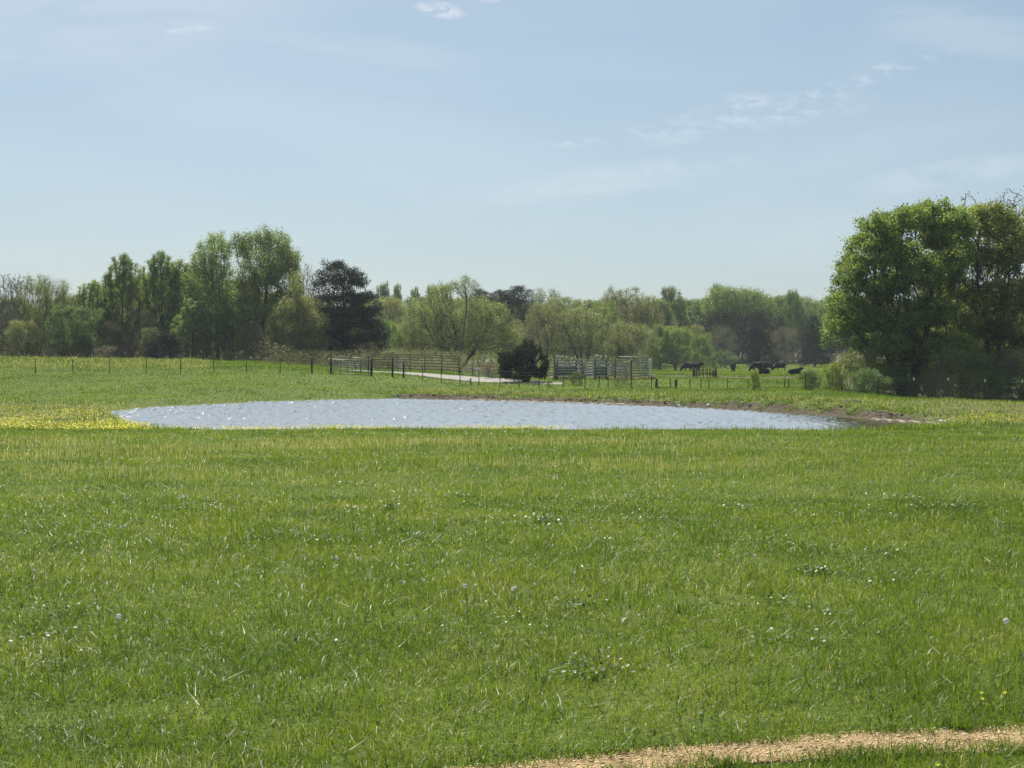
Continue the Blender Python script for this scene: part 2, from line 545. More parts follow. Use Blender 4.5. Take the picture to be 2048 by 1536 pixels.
def soil_fields(x, y, s):
    px = 1024 + F * x / np.maximum(y, 4.0)
    er = bank_params(x, y)
    dirt = er * smoothstep(.1, .5, s) * (1 - smoothstep(1.0, 2.3, s)) * .9
    shore = smoothstep(-2, -.3, s) * (1 - smoothstep(.2, .8, s)) * (.3 + .45 * er)
    dirt = np.maximum(dirt, shore)
    # trampled band by the hay feeder and round the cattle pen
    band = smoothstep(1290, 1330, px) * (1 - smoothstep(1560, 1680, px)) * smoothstep(139, 143, y) * (1 - smoothstep(160, 178, y))
    pen = smoothstep(1080, 1110, px) * (1 - smoothstep(1300, 1340, px)) * smoothstep(131, 134, y) * (1 - smoothstep(165, 185, y))
    dirt = np.maximum(dirt, np.maximum(band * .72, pen * .8))
    mound = np.exp(-(((x - gx(1688, 80)) / 1.1) ** 2 + ((y - 80) / 2.0) ** 2))
    dirt = np.maximum(dirt, mound * 1.1)
    under = smoothstep(1640, 1700, px) * smoothstep(98, 104, y) * (1 - smoothstep(150, 170, y))
    dirt = np.maximum(dirt, under * .6)
    wood_l = smoothstep(173, 180, y) * (1 - smoothstep(1000, 1100, px))
    dirt = np.maximum(dirt, wood_l * .8)
    wood_m = smoothstep(335, 345, y)
    dirt = np.maximum(dirt, wood_m * .8)
    # under the nearest grass, thatch and soil; the track edge too
    sand = smoothstep(880, 960, px) * (1 - smoothstep(1240, 1330, px)) * smoothstep(.0, .3, s) * (1 - smoothstep(.6, 1.0, s)) * (y > 80) * .62
    sand = np.maximum(sand, smoothstep(1560, 1640, px) * smoothstep(-.3, .1, s) * (1 - smoothstep(.25, .6, s)) * (y < 70) * .62)
    sand = np.maximum(sand, band * smoothstep(142, 144, y) * (1 - smoothstep(148, 152, y)) * .5)
    dry = .25 * smoothstep(22, 28, y) * (1 - smoothstep(36, 42, y))
    dry = np.maximum(dry, smoothstep(139, 145, y) * (px < 420) * .6)
    dry = np.maximum(dry, er * smoothstep(1, 3, s) * (1 - smoothstep(4, 10, s)) * .55)
    dry = np.maximum(dry, smoothstep(1750, 1900, px) * smoothstep(56, 62, y) * (1 - smoothstep(80, 90, y)) * .6)
    dry = np.maximum(dry, (px < 420) * (s < 14) * smoothstep(58, 66, y) * (1 - smoothstep(84, 92, y)) * .45)
    return dirt, sand, dry


dirt, sand, dry = soil_fields(fx, fy, gsd)
nx, ny = len(gxs), len(gys)
idx = np.arange(nx * ny).reshape(ny, nx)
gq = np.stack([idx[:-1, :-1], idx[:-1, 1:], idx[1:, 1:], idx[1:, :-1]], -1).reshape(-1, 4)
me = mesh_np('ground', np.stack([fx, fy, GZ], 1), gq, attrs={'dirt': dirt, 'sand': sand, 'dry': dry}, mat=M_GROUND, smooth=True)
tag(obj('ground', me), kind='structure')


# ------------------------------------------------------------------ pond water
def water_mat():
    m, nt, out = new_mat('pond_water'); g = NG(nt)
    tc = g.n('ShaderNodeTexCoord').outputs['Object']
    p = g.n('ShaderNodeBsdfPrincipled', Roughness=.08, IOR=1.5)
    # silty open water with sky reflection painted in; brown sheltered end paints reflected trees
    sx = g.n('ShaderNodeSeparateXYZ'); nt.links.new(tc, sx.inputs[0])
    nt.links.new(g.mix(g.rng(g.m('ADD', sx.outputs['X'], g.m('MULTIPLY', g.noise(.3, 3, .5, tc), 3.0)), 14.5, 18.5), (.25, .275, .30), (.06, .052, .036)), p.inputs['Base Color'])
    mp = g.n('ShaderNodeMapping'); nt.links.new(tc, mp.inputs[0]); mp.inputs['Scale'].default_value = (1.0, 1.5, 1.0)
    mp.inputs['Rotation'].default_value = (0, 0, .35)
    w1 = g.noise(1.5, 3, .55, mp.outputs[0], .4); w2 = g.noise(4.5, 3, .6, mp.outputs[0], .3); w3 = g.noise(13, 2, .6, mp.outputs[0])
    hgt = g.m('ADD', g.m('MULTIPLY', w1, 1.0), g.m('ADD', g.m('MULTIPLY', w2, .42), g.m('MULTIPLY', w3, .16)))
    # the sheltered east end under the trees is calmer
    sep = g.n('ShaderNodeSeparateXYZ'); nt.links.new(tc, sep.inputs[0])
    calm = g.rng(g.m('ADD', sep.outputs['X'], g.m('MULTIPLY', g.noise(.25, 2, .5, tc), 3.0)), 13.5, 18.0, 1.0, .10)
    b = g.n('ShaderNodeBump', Distance=WAVE)
    nt.links.new(calm, b.inputs['Strength']); nt.links.new(hgt, b.inputs['Height'])
    nt.links.new(b.outputs[0], p.inputs['Normal'])
    nt.links.new(p.outputs[0], out.inputs[0])
    return m


WAVE = .02
wx = axis([(-25, 22, .10)]); wy = axis([(52, 110, .11)])
WX, WY = np.meshgrid(wx, wy)
wi = np.arange(WX.size).reshape(WX.shape)
wq = np.stack([wi[:-1, :-1], wi[:-1, 1:], wi[1:, 1:], wi[1:, :-1]], -1).reshape(-1, 4)
cxm = WX.ravel()[wq].mean(1); cym = WY.ravel()[wq].mean(1)
wq = wq[pond_sd(cxm, cym) < .7]
used = np.unique(wq); remap = np.zeros(WX.size, int); remap[used] = np.arange(len(used))


def waves(x, y):
    rng = np.random.default_rng(404)
    z = np.zeros(len(x))
    for i in range(40):
        lam = .27 * (.95 / .27) ** rng.random()
        th = -.5 + rng.normal(0, .75)                       # wind from the west
        k = 2 * math.pi / lam
        z += math.sin(WSLOPE) / k * .33 * np.sin(k * (x * math.cos(th) + y * math.sin(th)) + rng.random() * 6.28 + .8 * np.sin(x * .13 * rng.random() + y * .17 * rng.random()))
    gust = .35 + 1.2 * fbm(x, y, 7, 301, 3)
    calm = 1 - .88 * smoothstep(13.0, 18.0, x + 3 * (vnoise(x, y, 4, 305) - .5) + .05 * (70 - y))
    return z * gust * calm


WSLOPE = math.radians(16)
ux, uy = WX.ravel()[used], WY.ravel()[used]
wv = np.stack([ux, uy, WATER_Z + waves(ux, uy)], 1)
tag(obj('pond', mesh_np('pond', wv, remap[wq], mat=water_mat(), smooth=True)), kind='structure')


# ------------------------------------------------------------------ roads and path
def ribbon(name, line, mat, lift, nseg=90, ncross=7, edge_noise=0.0, seed=3):
    """a sheet laid on the terrain between two edge polylines given as (xa,ya,xb,yb) rows"""
    line = np.array(line, float)
    t = np.linspace(0, len(line) - 1, nseg)
    a = np.stack([np.interp(t, np.arange(len(line)), line[:, k]) for k in range(4)], 1)
    V = []
    rng = np.random.default_rng(seed)
    for j in range(ncross):
        f = j / (ncross - 1)
        P = a[:, :2] * (1 - f) + a[:, 2:] * f
        if j in (0, ncross - 1) and edge_noise:
            P = P + rng.normal(0, edge_noise, P.shape)
        V.append(P)
    V = np.stack(V, 1).reshape(-1, 2)
    z = height(V[:, 0], V[:, 1]) + lift
    ii = np.arange(len(V)).reshape(nseg, ncross)
    q = np.stack([ii[:-1, :-1], ii[:-1, 1:], ii[1:, 1:], ii[1:, :-1]], -1).reshape(-1, 4)
    return obj(name, mesh_np(name, np.column_stack([V, z]), q, mat=mat, smooth=True))


M_GRAVEL = surface_mat('road_gravel', (.24, .225, .20), (.33, .315, .285), 2.5, .95, .6, 30, spec=.1)
M_CHIP = surface_mat('track_gravel', (.36, .245, .11), (.74, .53, .27), 7, .9, .9, 90, spec=.2)
RD = []
ROAD_ROWS = []
for px, yt, yb in [(742, 742.2, 744.2), (785, 744.2, 747.2), (845, 747, 753), (882, 749.8, 758), (920, 752.2, 761.6), (958, 754.8, 764.8), (1000, 757.4, 766.8), (1040, 760.5, 768), (1080, 763.4, 769.4), (1126, 767, 770.6)]:
    dn = ground_at(px, yb, 106, 160); df = max(ground_at(px, yt, 106, 175), dn + .8)
    ROAD_ROWS.append((px, df, dn)); RD.append((gx(px, df), df, gx(px, dn), dn))
RD = [(gx(700, ROAD_ROWS[0][1] + 3), ROAD_ROWS[0][1] + 3, gx(705, ROAD_ROWS[0][2] + 1.5), ROAD_ROWS[0][2] + 1.5)] + RD
tag(ribbon('gravel_road', RD, M_GRAVEL, .05, 140, 9, .12), kind='structure')
PT = [(-4.2, 4.25, -4.0, 3.85), (-1.6, 5.50, -1.4, 5.10), (-.28, 6.06, -.10, 5.74), (.65, 6.42, .80, 6.10), (1.6, 6.63, 1.68, 6.28), (2.54, 6.80, 2.6, 6.42), (5, 7.25, 5.1, 6.80)]
tag(ribbon('gravel_path', PT, M_CHIP, .010, 160, 7, .012), kind='structure')
PTa = np.array(PT)


def path_dist(x, y):
    """how far outside the gravel strip a point is (negative = on it)"""
    yu = np.interp(x, PTa[:, 0], PTa[:, 1]); yl = np.interp(x, PTa[:, 2], PTa[:, 3])
    return np.maximum(y - yu, yl - y)


# ------------------------------------------------------------------ blades of grass
def blades(name, x, y, z, hgt, wid, lean, tint, mat, seg=2, az=None, rng=R):
    n = len(x)
    az = rng.random(n) * 2 * math.pi if az is None else az
    la = rng.random(n) * 2 * math.pi
    dx, dy = np.cos(az), np.sin(az)
    lx, ly = np.cos(la) * lean * hgt, np.sin(la) * lean * hgt
    base = np.stack([x, y, z], 1)
    w = np.stack([dx * wid / 2, dy * wid / 2, np.zeros(n)], 1)
    if seg == 2:
        dz_ = hgt * (1 - .50 * np.minimum(lean, 1.7))
        mid = base + np.stack([lx * .38, ly * .38, np.maximum(dz_ * .58, hgt * .38)], 1)
        tip = base + np.stack([lx, ly, dz_], 1)
        V = np.stack([base - w, base + w, mid + w * .85, mid - w * .85, tip], 1).reshape(-1, 3)
        i = np.arange(n)[:, None] * 5
        Q = i + np.array([[0, 1, 2, 3]]); T = i + np.array([[3, 2, 4]])
        tt = np.repeat(tint, 5)
    else:
        tip = base + np.stack([lx, ly, hgt * (1 - .3 * np.minimum(lean, 1.6))], 1)
        V = np.stack([base - w, base + w, tip], 1).reshape(-1, 3)
        i = np.arange(n)[:, None] * 3
        Q = None; T = i + np.array([[0, 1, 2]])
        tt = np.repeat(tint, 3)
    return mesh_np(name, V, Q, T, attrs={'tint': tt}, mat=mat)


def grass_mat(name, cols, trans=.42, rough=.42, spec=.27):
    m, nt, out = new_mat(name); g = NG(nt)
    t = g.attr('tint')
    ramp = g.n('ShaderNodeValToRGB')
    el = ramp.color_ramp.elements
    while len(el) > 1: el.remove(el[-1])
    el[0].position = cols[0][0]; el[0].color = cols[0][1] + (1,)
    for p_, c_ in cols[1:]:
        e = el.new(p_); e.color = c_ + (1,)
    nt.links.new(t, ramp.inputs[0])
    d = g.n('ShaderNodeBsdfPrincipled', Roughness=rough)
    d.inputs['Specular IOR Level'].default_value = spec
    nt.links.new(ramp.outputs[0], d.inputs['Base Color'])
    tr = g.n('ShaderNodeBsdfTranslucent')
    mul = g.n('ShaderNodeMix', data_type='RGBA', blend_type='MULTIPLY'); mul.inputs['Factor'].default_value = 1
    rg = [q for q in mul.inputs if q.type == 'RGBA']
    nt.links.new(ramp.outputs[0], rg[0]); rg[1].default_value = (1.15, 1.2, .6, 1)
    nt.links.new([q for q in mul.outputs if q.type == 'RGBA'][0], tr.inputs[0])
    ms = g.n('ShaderNodeMixShader'); ms.inputs[0].default_value = trans
    nt.links.new(d.outputs[0], ms.inputs[1]); nt.links.new(tr.outputs[0], ms.inputs[2])
    nt.links.new(ms.outputs[0], out.inputs[0])
    return m


GRASS_COLS = [(0.0, (.055, .104, .018)), (.3, (.100, .162, .020)), (.6, (.152, .212, .022)), (.8, (.212, .26, .032)), (.9, (.31, .28, .11)), (1.0, (.55, .49, .32))]
M_GRASS = grass_mat('meadow_grass', GRASS_COLS, trans=.5)


def sample_wedge(n, d0, d1, pw=1.0, margin=1.5, half=.40, rng=R):
    """points over the part of the field the camera looks at, density falling with distance by pw"""
    u = rng.random(n)
    e = 2 - pw
    d = (d0 ** e + u * (d1 ** e - d0 ** e)) ** (1 / e) if abs(e) > 1e-6 else d0 * (d1 / d0) ** u
    x = (rng.random(n) * 2 - 1) * (half * d + margin)
    return x, d


def near_grass():
    specs = [(215000, 4.6, 10, .9, 2), (250000, 10, 19, .9, 2), (230000, 19, 33, .8, 1), (230000, 33, 53.2, .6, 1)]
    for k, (n, d0, d1, pw, seg) in enumerate(specs):
        x, y = sample_wedge(n, d0, d1, pw)
        keep = np.ones(n, bool)
        if k == 0:
            pd = path_dist(x, y) + (vnoise(x, y, .30, 61) - .5) * .26 + (vnoise(x, y, .09, 62) - .5) * .12
            keep = (pd > .0) | (R.random(n) < .015)
            keep &= ~((pd < .10) & (R.random(n) < .45))
        thin = fbm(x, y, .55, 41, 3)
        keep &= R.random(n) < np.clip(.45 + 1.5 * (thin - .25), .35, 1)
        x, y = x[keep], y[keep]
        if k == 3:
            s = pond_sd(x, y); m = s > .15; x, y = x[m], y[m]
        z = height(x, y) - .006
        n = len(x)
        clump = fbm(x, y, .35, 44, 2); big = fbm(x, y, 2.8, 47, 3)
        pxscale = np.maximum(y / 1365.0, 0)
        hgt = (.035 + .065 * clump + .05 * smoothstep(.5, .75, big)) * R.uniform(.55, 1.5, n)
        wid = np.maximum(R.uniform(.0026, .0055, n), pxscale * R.uniform(.42, .8, n))
        if k == 0:
            pd = path_dist(x, y)
            hgt *= np.where(pd < .12, .62, 1.0)
        lean = np.abs(R.normal(.75, .6, n))
        hue = fbm(x, y, 1.1, 51, 3)
        tint = np.clip(.46 + (hue - .5) * .75 + (clump - .5) * .3 + R.normal(0, .19, n), 0, .86)
        # scattered cured blades, more of them in patches
        pdry = .018 + .12 * smoothstep(.58, .75, fbm(x, y, 1.5, 55, 3))
        if k == 3: pdry = pdry * .35
        dr = R.random(n) < pdry
        tint = np.where(dr, R.uniform(.88, 1.0, n), tint)
        me = blades('meadow_grass', x, y, z, hgt, wid, lean, tint, M_GRASS, seg)
        o = tag(obj('meadow_grass', me), ['short green lawn grass beside the gravel strip', 'green meadow grass a short way up the field', 'meadow grass halfway to the pond',
                                         'meadow grass running down to the pond lip'][k], 'grass', kind='stuff')


near_grass()


def dry_stalks():
    # last year's thin tan seed stalks standing above the grass
    n = 44000
    x, y = sample_wedge(n, 17, 47, .4)
    band = smoothstep(20, 26, y) * (1 - smoothstep(36, 43, y))
    p = smoothstep(.38, .66, fbm(x, y, 4.5, 71, 3)) * band + .03
    px = 1024 + F * x / y
    p = p * (1 - .75 * smoothstep(1150, 1500, px))
    k = R.random(n) < p
    x, y = x[k], y[k]; n = len(x)
    h = R.uniform(.10, .26, n)
    me = blades('dry_stalks', x, y, height(x, y), h, np.maximum(.005, y / 1365 * .30), np.abs(R.normal(.15, .15, n)), R.uniform(.90, .985, n), M_GRASS, 2)
    tag(obj('dry_stalks', me), 'thin tan dried seed stalks standing above the green meadow', 'dry grass', kind='stuff')
    # white-green seedheads of coarse grass in tussocks, near field
    n = 900
    x, y = sample_wedge(n, 7, 16, .6)
    X, Y, H, Tn = [], [], [], []
    for a, b in zip(x, y):
        if path_dist(np.array([a]), np.array([b]))[0] < .15: continue
        m = R.integers(6, 16)
        X.append(a + R.normal(0, .035, m)); Y.append(b + R.normal(0, .035, m)); H.append(R.uniform(.10, .22, m)); Tn.append(np.clip(R.normal(.35, .12, m), 0, .8))
    X, Y, H, Tn = map(np.concatenate, (X, Y, H, Tn))
    me = blades('grass_tussocks', X, Y, height(X, Y), H, R.uniform(.004, .008, len(X)), np.abs(R.normal(.75, .35, len(X))), Tn, M_GRASS, 2)
    tag(obj('grass_tussocks', me), 'coarse dark green grass tussocks scattered over the near lawn', 'grass', kind='stuff')
    # clumps creeping over the edge of the track
    X, Y = [], []
    for cx_, cy_, m, s in [(-.15, 6.12, 60, .05), (.05, 6.3, 60, .06), (.42, 6.36, 90, .05), (.66, 6.44, 110, .05), (1.1, 6.5, 50, .04), (1.25, 6.52, 90, .05), (.95, 6.49, 40, .03), (1.9, 6.72, 80, .07),
                           (2.2, 6.80, 90, .07), (1.0, 6.12, 40, .03), (1.3, 6.20, 50, .04), (1.75, 6.28, 120, .07), (2.05, 6.33, 160, .08), (2.35, 6.36, 160, .08), (.4, 6.0, 60, .05), (1.55, 6.22, 60, .06)]:
        X.append(cx_ + R.normal(0, s * 1.5, m)); Y.append(cy_ + R.normal(0, s * .7, m))
    for _ in range(120):
        cx_ = R.uniform(-1.2, 3.2); up_ = R.random() < .55
        cy_ = np.interp(cx_, PTa[:, 0], PTa[:, 1]) + R.normal(.0, .035) if up_ else np.interp(cx_, PTa[:, 2], PTa[:, 3]) + R.normal(.0, .035)
        m = R.integers(10, 60); s = R.uniform(.02, .06)
        X.append(cx_ + R.normal(0, s * 1.6, m)); Y.append(cy_ + R.normal(0, s * .8, m))
    X, Y = np.concatenate(X), np.concatenate(Y); n = len(X)
    me = blades('edge_tufts', X, Y, height(X, Y), R.uniform(.03, .10, n), R.uniform(.003, .0065, n), np.abs(R.normal(.7, .3, n)), np.clip(R.normal(.35, .15, n), 0, .8), M_GRASS, 2)
    tag(obj('edge_tufts', me), 'low green tufts creeping over the edge of the gravel strip', 'grass', kind='stuff')
    # tall growth at the water's near edge
    n = 20000
    x = R.uniform(-22, 22, n); y = R.uniform(50.5, 60, n)
    s = pond_sd(x, y)
    k = (s > .1) & (s < 3.6) & (R.random(n) < .25 + .9 * smoothstep(.5, .7, vnoise(x, y, 1.2, 81)))
    x, y = x[k], y[k]; n = len(x)
    me = blades('shore_grass', x, y, height(x, y), R.uniform(.10, .34, n) * (.5 + vnoise(x, y, .8, 83)), R.uniform(.02, .035, n), np.abs(R.normal(.25, .2, n)), np.clip(R.normal(.55, .2, n), 0, .93), M_GRASS, 2)
    tag(obj('shore_grass', me), 'tall grass fringe standing at the near water edge', 'grass', kind='stuff')


dry_stalks()


def weeds():
    rng = np.random.default_rng(88)
    X, Y, S = [], [], []
    cx, cy = sample_wedge(95, 6.6, 22, .8, rng=rng)
    for a, b_ in zip(cx, cy):
        if path_dist(np.array([a]), np.array([b_]))[0] < .12: continue
        m = int(rng.integers(25, 130)); rr = rng.uniform(.06, .30)
        X.append(a + rng.normal(0, rr, m)); Y.append(b_ + rng.normal(0, rr, m)); S.append(np.full(m, rng.uniform(.014, .030)))
    X, Y, S = map(np.concatenate, (X, Y, S)); n = len(X)
    Z = height(X, Y) + rng.uniform(.03, .085, n)
    a = rng.random(n) * 6.28; c = np.stack([X, Y, Z], 1)
    t1 = np.stack([np.cos(a), np.sin(a), rng.normal(.1, .35, n)], 1) * S[:, None] * .6; t2 = np.stack([-np.sin(a), np.cos(a), rng.normal(0, .35, n)], 1) * S[:, None] * .42
    V = np.stack([c - t1, c - t2, c + t1 * .4 - t2, c + t1, c + t1 * .4 + t2, c + t2], 1).reshape(-1, 3)
    i = np.arange(n)[:, None] * 6
    Q = np.concatenate([i + np.array([[0, 1, 2, 5]]), i + np.array([[5, 2, 3, 4]])])
    tag(obj('clover', mesh_np('clover', V, Q, attrs={'tint': np.repeat(np.clip(rng.normal(.20, .14, n), 0, .6), 6)}, mat=M_GRASS)), 'low broad leafed clover and weeds growing through the near grass', 'weeds', kind='stuff')
    n = 5000
    x, y = sample_wedge(n, 5.2, 20, .9, rng=rng)
    k = (path_dist(x, y) > .02) & (rng.random(n) < .2 + 1.2 * smoothstep(.45, .7, fbm(x, y, .9, 141, 3)))
    x, y = x[k], y[k]; n = len(x)
    me = blades('thatch', x, y, height(x, y) + .035, rng.uniform(.04, .09, n), rng.uniform(.004, .007, n) * np.maximum(1, y / 10), rng.uniform(1.4, 2.2, n), rng.uniform(.86, .98, n), M_GRASS, 1, rng=rng)
    tag(obj('thatch', me), 'dead pale straw lying in the near grass', 'straw', kind='stuff')


weeds()


def far_grass():
    n = 330000
    x, y = sample_wedge(n, 53, 178, .75, 4, .40)
    s = pond_sd(x, y)
    dirt_, sand_, dry_ = soil_fields(x, y, s)
    px = 1024 + F * x / y
    pr = 1 - .93 * smoothstep(.30, .62, dirt_ + (fbm(x, y, 1.2, 91, 3) - .5) * .8)
    pr *= (1 - smoothstep(.3, .6, sand_))
    # the gravel road stays bare
    rp = [q[0] for q in ROAD_ROWS]
    ya = np.interp(px, rp, [q[1] for q in ROAD_ROWS]); yb = np.interp(px, rp, [q[2] for q in ROAD_ROWS])
    on_road = (y > yb - .1) & (y < ya + .2) & (px > 700) & (px < 1124)
    k = (s > .35) & (R.random(n) < pr) & ~on_road
    x, y, dry_, s = x[k], y[k], dry_[k], s[k]; n = len(x); px = px[k]
    clump = fbm(x, y, 1.4, 93, 3)
    tall = smoothstep(.55, .7, clump)
    crest = (px < 640) & (y > 140)
    hgt = R.uniform(.07, .15, n) * (1 + 1.1 * tall) * np.where(crest, 1.7, 1.0)
    er = bank_params(x, y)
    hgt *= 1 + .5 * er * (s < 6)
    wid = np.maximum(.03, y / 1365 * R.uniform(.45, .9, n))
    tint = np.clip(.36 + (fbm(x, y, 5, 95, 3) - .5) * .9 + R.normal(0, .12, n), .02, .84)
    dr = R.random(n) < np.clip(.03 + .5 * dry_, 0, .6)
    tint = np.where(dr, R.uniform(.87, .98, n), tint)
    me = blades('pasture_grass', x, y, height(x, y) - .01, hgt, wid, np.abs(R.normal(.35, .3, n)), tint, M_GRASS, 1)
    tag(obj('pasture_grass', me), 'rough pasture grass on the banks and slopes beyond the pond', 'grass', kind='stuff')
    n = 60000
    x = R.uniform(10, 95, n); y = R.uniform(178, 336, n)
    k = R.random(n) < 1
    me = blades('grazed_grass', x, y, height(x, y) - .01, R.uniform(.06, .16, n), R.uniform(.15, .3, n), np.abs(R.normal(.3, .3, n)), np.clip(R.normal(.55, .15, n) + (fbm(x, y, 18, 97) - .5) * .4, .1, .84), M_GRASS, 1)
    tag(obj('grazed_grass', me), 'short grazed grass of the far cattle field', 'grass', kind='stuff')


far_grass()


def bank_tufts():
    rng = np.random.default_rng(55)
    n = 9000
    x = rng.uniform(-18, 24, n); y = rng.uniform(60, 116, n); sv = pond_sd(x, y); er = bank_params(x, y)
    k = (sv > .75) & (sv < 5) & (rng.random(n) < er * np.where(sv < 2.2, .55, .25))
    x, y = x[k], y[k]
    m = 26
    X = np.repeat(x, m) + rng.normal(0, .13, len(x) * m); Y = np.repeat(y, m) + rng.normal(0, .13, len(x) * m)
    t = np.repeat(np.clip(rng.normal(.34, .22, len(x)), .02, .9), m); h = np.repeat(rng.uniform(.12, .34, len(x)), m) * rng.uniform(.5, 1.2, len(X))
    me = blades('bank_tufts', X, Y, height(X, Y) - .02, h, rng.uniform(.025, .05, len(X)), np.abs(rng.normal(.8, .4, len(X))), np.clip(t + rng.normal(0, .08, len(X)), 0, .93), M_GRASS, 2, rng=rng)
    tag(obj('bank_tufts', me), 'rough grass tufts overhanging the eroded far bank of the pond', 'grass', kind='stuff')


bank_tufts()


def flowers():
    M = leaf_mat('yellow_petals', (.45, .38, .01), (.62, .52, .02), (.75, .64, .04), trans=.35, vary=0)

    def patch(name, x, y, hh, sz, label):
        n = len(x)
        z = height(x, y) + hh
        a = R.random(n) * 6.28
        t1 = np.stack([np.cos(a), np.sin(a), R.normal(0, .35, n)], 1) * sz[:, None]
        t2 = np.stack([-np.sin(a), np.cos(a), R.normal(0, .35, n)], 1) * sz[:, None]
        c = np.stack([x, y, z], 1)
        V = np.stack([c - t1, c - t2 * .9 - [0, 0, .004], c + t1, c + t2 * .9 - [0, 0, .004]], 1).reshape(-1, 3)
        q = np.arange(n)[:, None] * 4 + np.array([[0, 1, 2, 3]])
        tag(obj(name, mesh_np(name, V, q, attrs={'tint': np.repeat(R.random(n), 4)}, mat=M)), label, 'flowers', kind='stuff')
    # carpet on the low ground at the west end and along the near lip
    n = 190000
    x, y = sample_wedge(n, 47, 84, .3, 2, .42)
    s = pond_sd(x, y); px = 1024 + F * x / y
    west = (px < 300) * (smoothstep(49, 53, y) * (1 - smoothstep(62, 68, y)) + .35 * smoothstep(62, 68, y) * (1 - smoothstep(74, 84, y)))
    lip = smoothstep(0, 60, px - 200) * (1 - smoothstep(1000, 1330, px)) * smoothstep(48.0, 49.5, y) * (1 - smoothstep(53.5, 55, y)) * .85
    far = (px > 150) * (px < 560) * smoothstep(2.5, 4, s) * (1 - smoothstep(6, 8, s)) * (y > 76) * .3
    east = smoothstep(1860, 1920, px) * smoothstep(56, 58, y) * (1 - smoothstep(63, 66, y)) * .3
    pat = smoothstep(.38, .62, fbm(x, y * .5, 3.2, 101, 3))
    k = (s > .4) & (R.random(n) < (west + lip + far + east) * (.2 + .8 * pat) * .62)
    x, y = x[k], y[k]
    patch('yellow_flowers', x, y, R.uniform(.14, .24, len(x)), R.uniform(.02, .038, len(x)), 'carpet of small yellow wildflowers along the low pond edge')


flowers()


def path_chips():
    n = 26000
    x = R.uniform(-3.2, 4.2, n)
    yu = np.interp(x, PTa[:, 0], PTa[:, 1]); yl = np.interp(x, PTa[:, 2], PTa[:, 3])
    y = yl + (yu - yl) * R.uniform(-.10, 1.10, n)
    k = R.random(n) < .35 + .8 * vnoise(x, y, .22, 66)
    x, y = x[k], y[k]; n = len(x)
    z = height(x, y) + .010
    s = R.uniform(.002, .0052, n) * np.where(R.random(n) < .06, 2.0, 1.0)
    base = np.array([[1, 0, 0], [-1, 0, 0], [0, 1, 0], [0, -1, 0], [0, 0, 1], [0, 0, -1]], float)
    a = R.random(n) * 6.28; ca, sa = np.cos(a), np.sin(a)
    sc = np.stack([s * R.uniform(1, 2.0, n), s * R.uniform(.6, 1.1, n), s * R.uniform(.35, .8, n)], 1)
    P = base[None] * sc[:, None]
    P = P + R.normal(0, .15, P.shape) * s[:, None, None]
    X = P[..., 0] * ca[:, None] - P[..., 1] * sa[:, None] + x[:, None]
    Y = P[..., 0] * sa[:, None] + P[..., 1] * ca[:, None] + y[:, None]
    Z = P[..., 2] + z[:, None] + s[:, None] * .3
    V = np.stack([X, Y, Z], -1).reshape(-1, 3)
    T = np.array([(0, 2, 4), (2, 1, 4), (1, 3, 4), (3, 0, 4), (2, 0, 5), (1, 2, 5), (3, 1, 5), (0, 3, 5)])
    T = (np.arange(n)[:, None, None] * 6 + T[None]).reshape(-1, 3)
    m, nt, out = new_mat('gravel_stone'); g = NG(nt)
    ramp = g.n('ShaderNodeValToRGB'); el = ramp.color_ramp.elements
    el[0].color = (.24, .17, .08, 1); el[1].color = (.88, .76, .54, 1)
    e = el.new(.45); e.color = (.64, .44, .21, 1)
    e = el.new(.8); e.color = (.78, .57, .30, 1)
    nt.links.new(g.attr('tint'), ramp.inputs[0])
    p = g.n('ShaderNodeBsdfPrincipled', Roughness=.7); nt.links.new(ramp.outputs[0], p.inputs['Base Color'])
    nt.links.new(p.outputs[0], out.inputs[0])
    tag(obj('path_gravel', mesh_np('path_gravel', V, None, T, attrs={'tint': np.repeat(R.random(n), 6)}, mat=m)), 'loose tan pea gravel and chips lying on the narrow strip', 'gravel', kind='stuff')


path_chips()

# ------------------------------------------------------------------ trees


def colonize(rng, A, trunk, step, kill, maxit=140, up=.08, wob=.12):
    """space colonisation: trunk is a list of points; returns nodes, parents"""
    cap = 9000
    Nn = np.zeros((cap, 3)); par = np.full(cap, -1); n = len(trunk)
    Nn[:n] = trunk; par[1:n] = np.arange(n - 1)
    nch = np.zeros(cap, int); nch[:n - 1] = 1
    A = A.copy()
    D = np.linalg.norm(A[:, None] - Nn[None, :n], axis=2)
    ci = D.argmin(1); cd = D.min(1)
    for it in range(maxit):
        if not len(A) or n > cap - 600: break
        v = A - Nn[ci]; v /= np.linalg.norm(v, axis=1)[:, None] + 1e-9
        S = np.zeros((n, 3)); np.add.at(S, ci, v)
        act = np.unique(ci)
        act = act[nch[act] < 4]
        if not len(act): break
        d = S[act]; d /= np.linalg.norm(d, axis=1)[:, None] + 1e-9
        d = d + rng.normal(0, wob, d.shape) + [0, 0, up]
        d /= np.linalg.norm(d, axis=1)[:, None]
        P = Nn[act] + d * step
        m = len(P)
        Nn[n:n + m] = P; par[n:n + m] = act; nch[act] += 1
        D = np.linalg.norm(A[:, None] - P[None], axis=2)
        j = D.argmin(1); dm = D[np.arange(len(A)), j]
        b = dm < cd
        ci = np.where(b, n + j, ci); cd = np.where(b, dm, cd)
        n += m
        k = cd > kill
        A, ci, cd = A[k], ci[k], cd[k]
    return Nn[:n], par[:n]


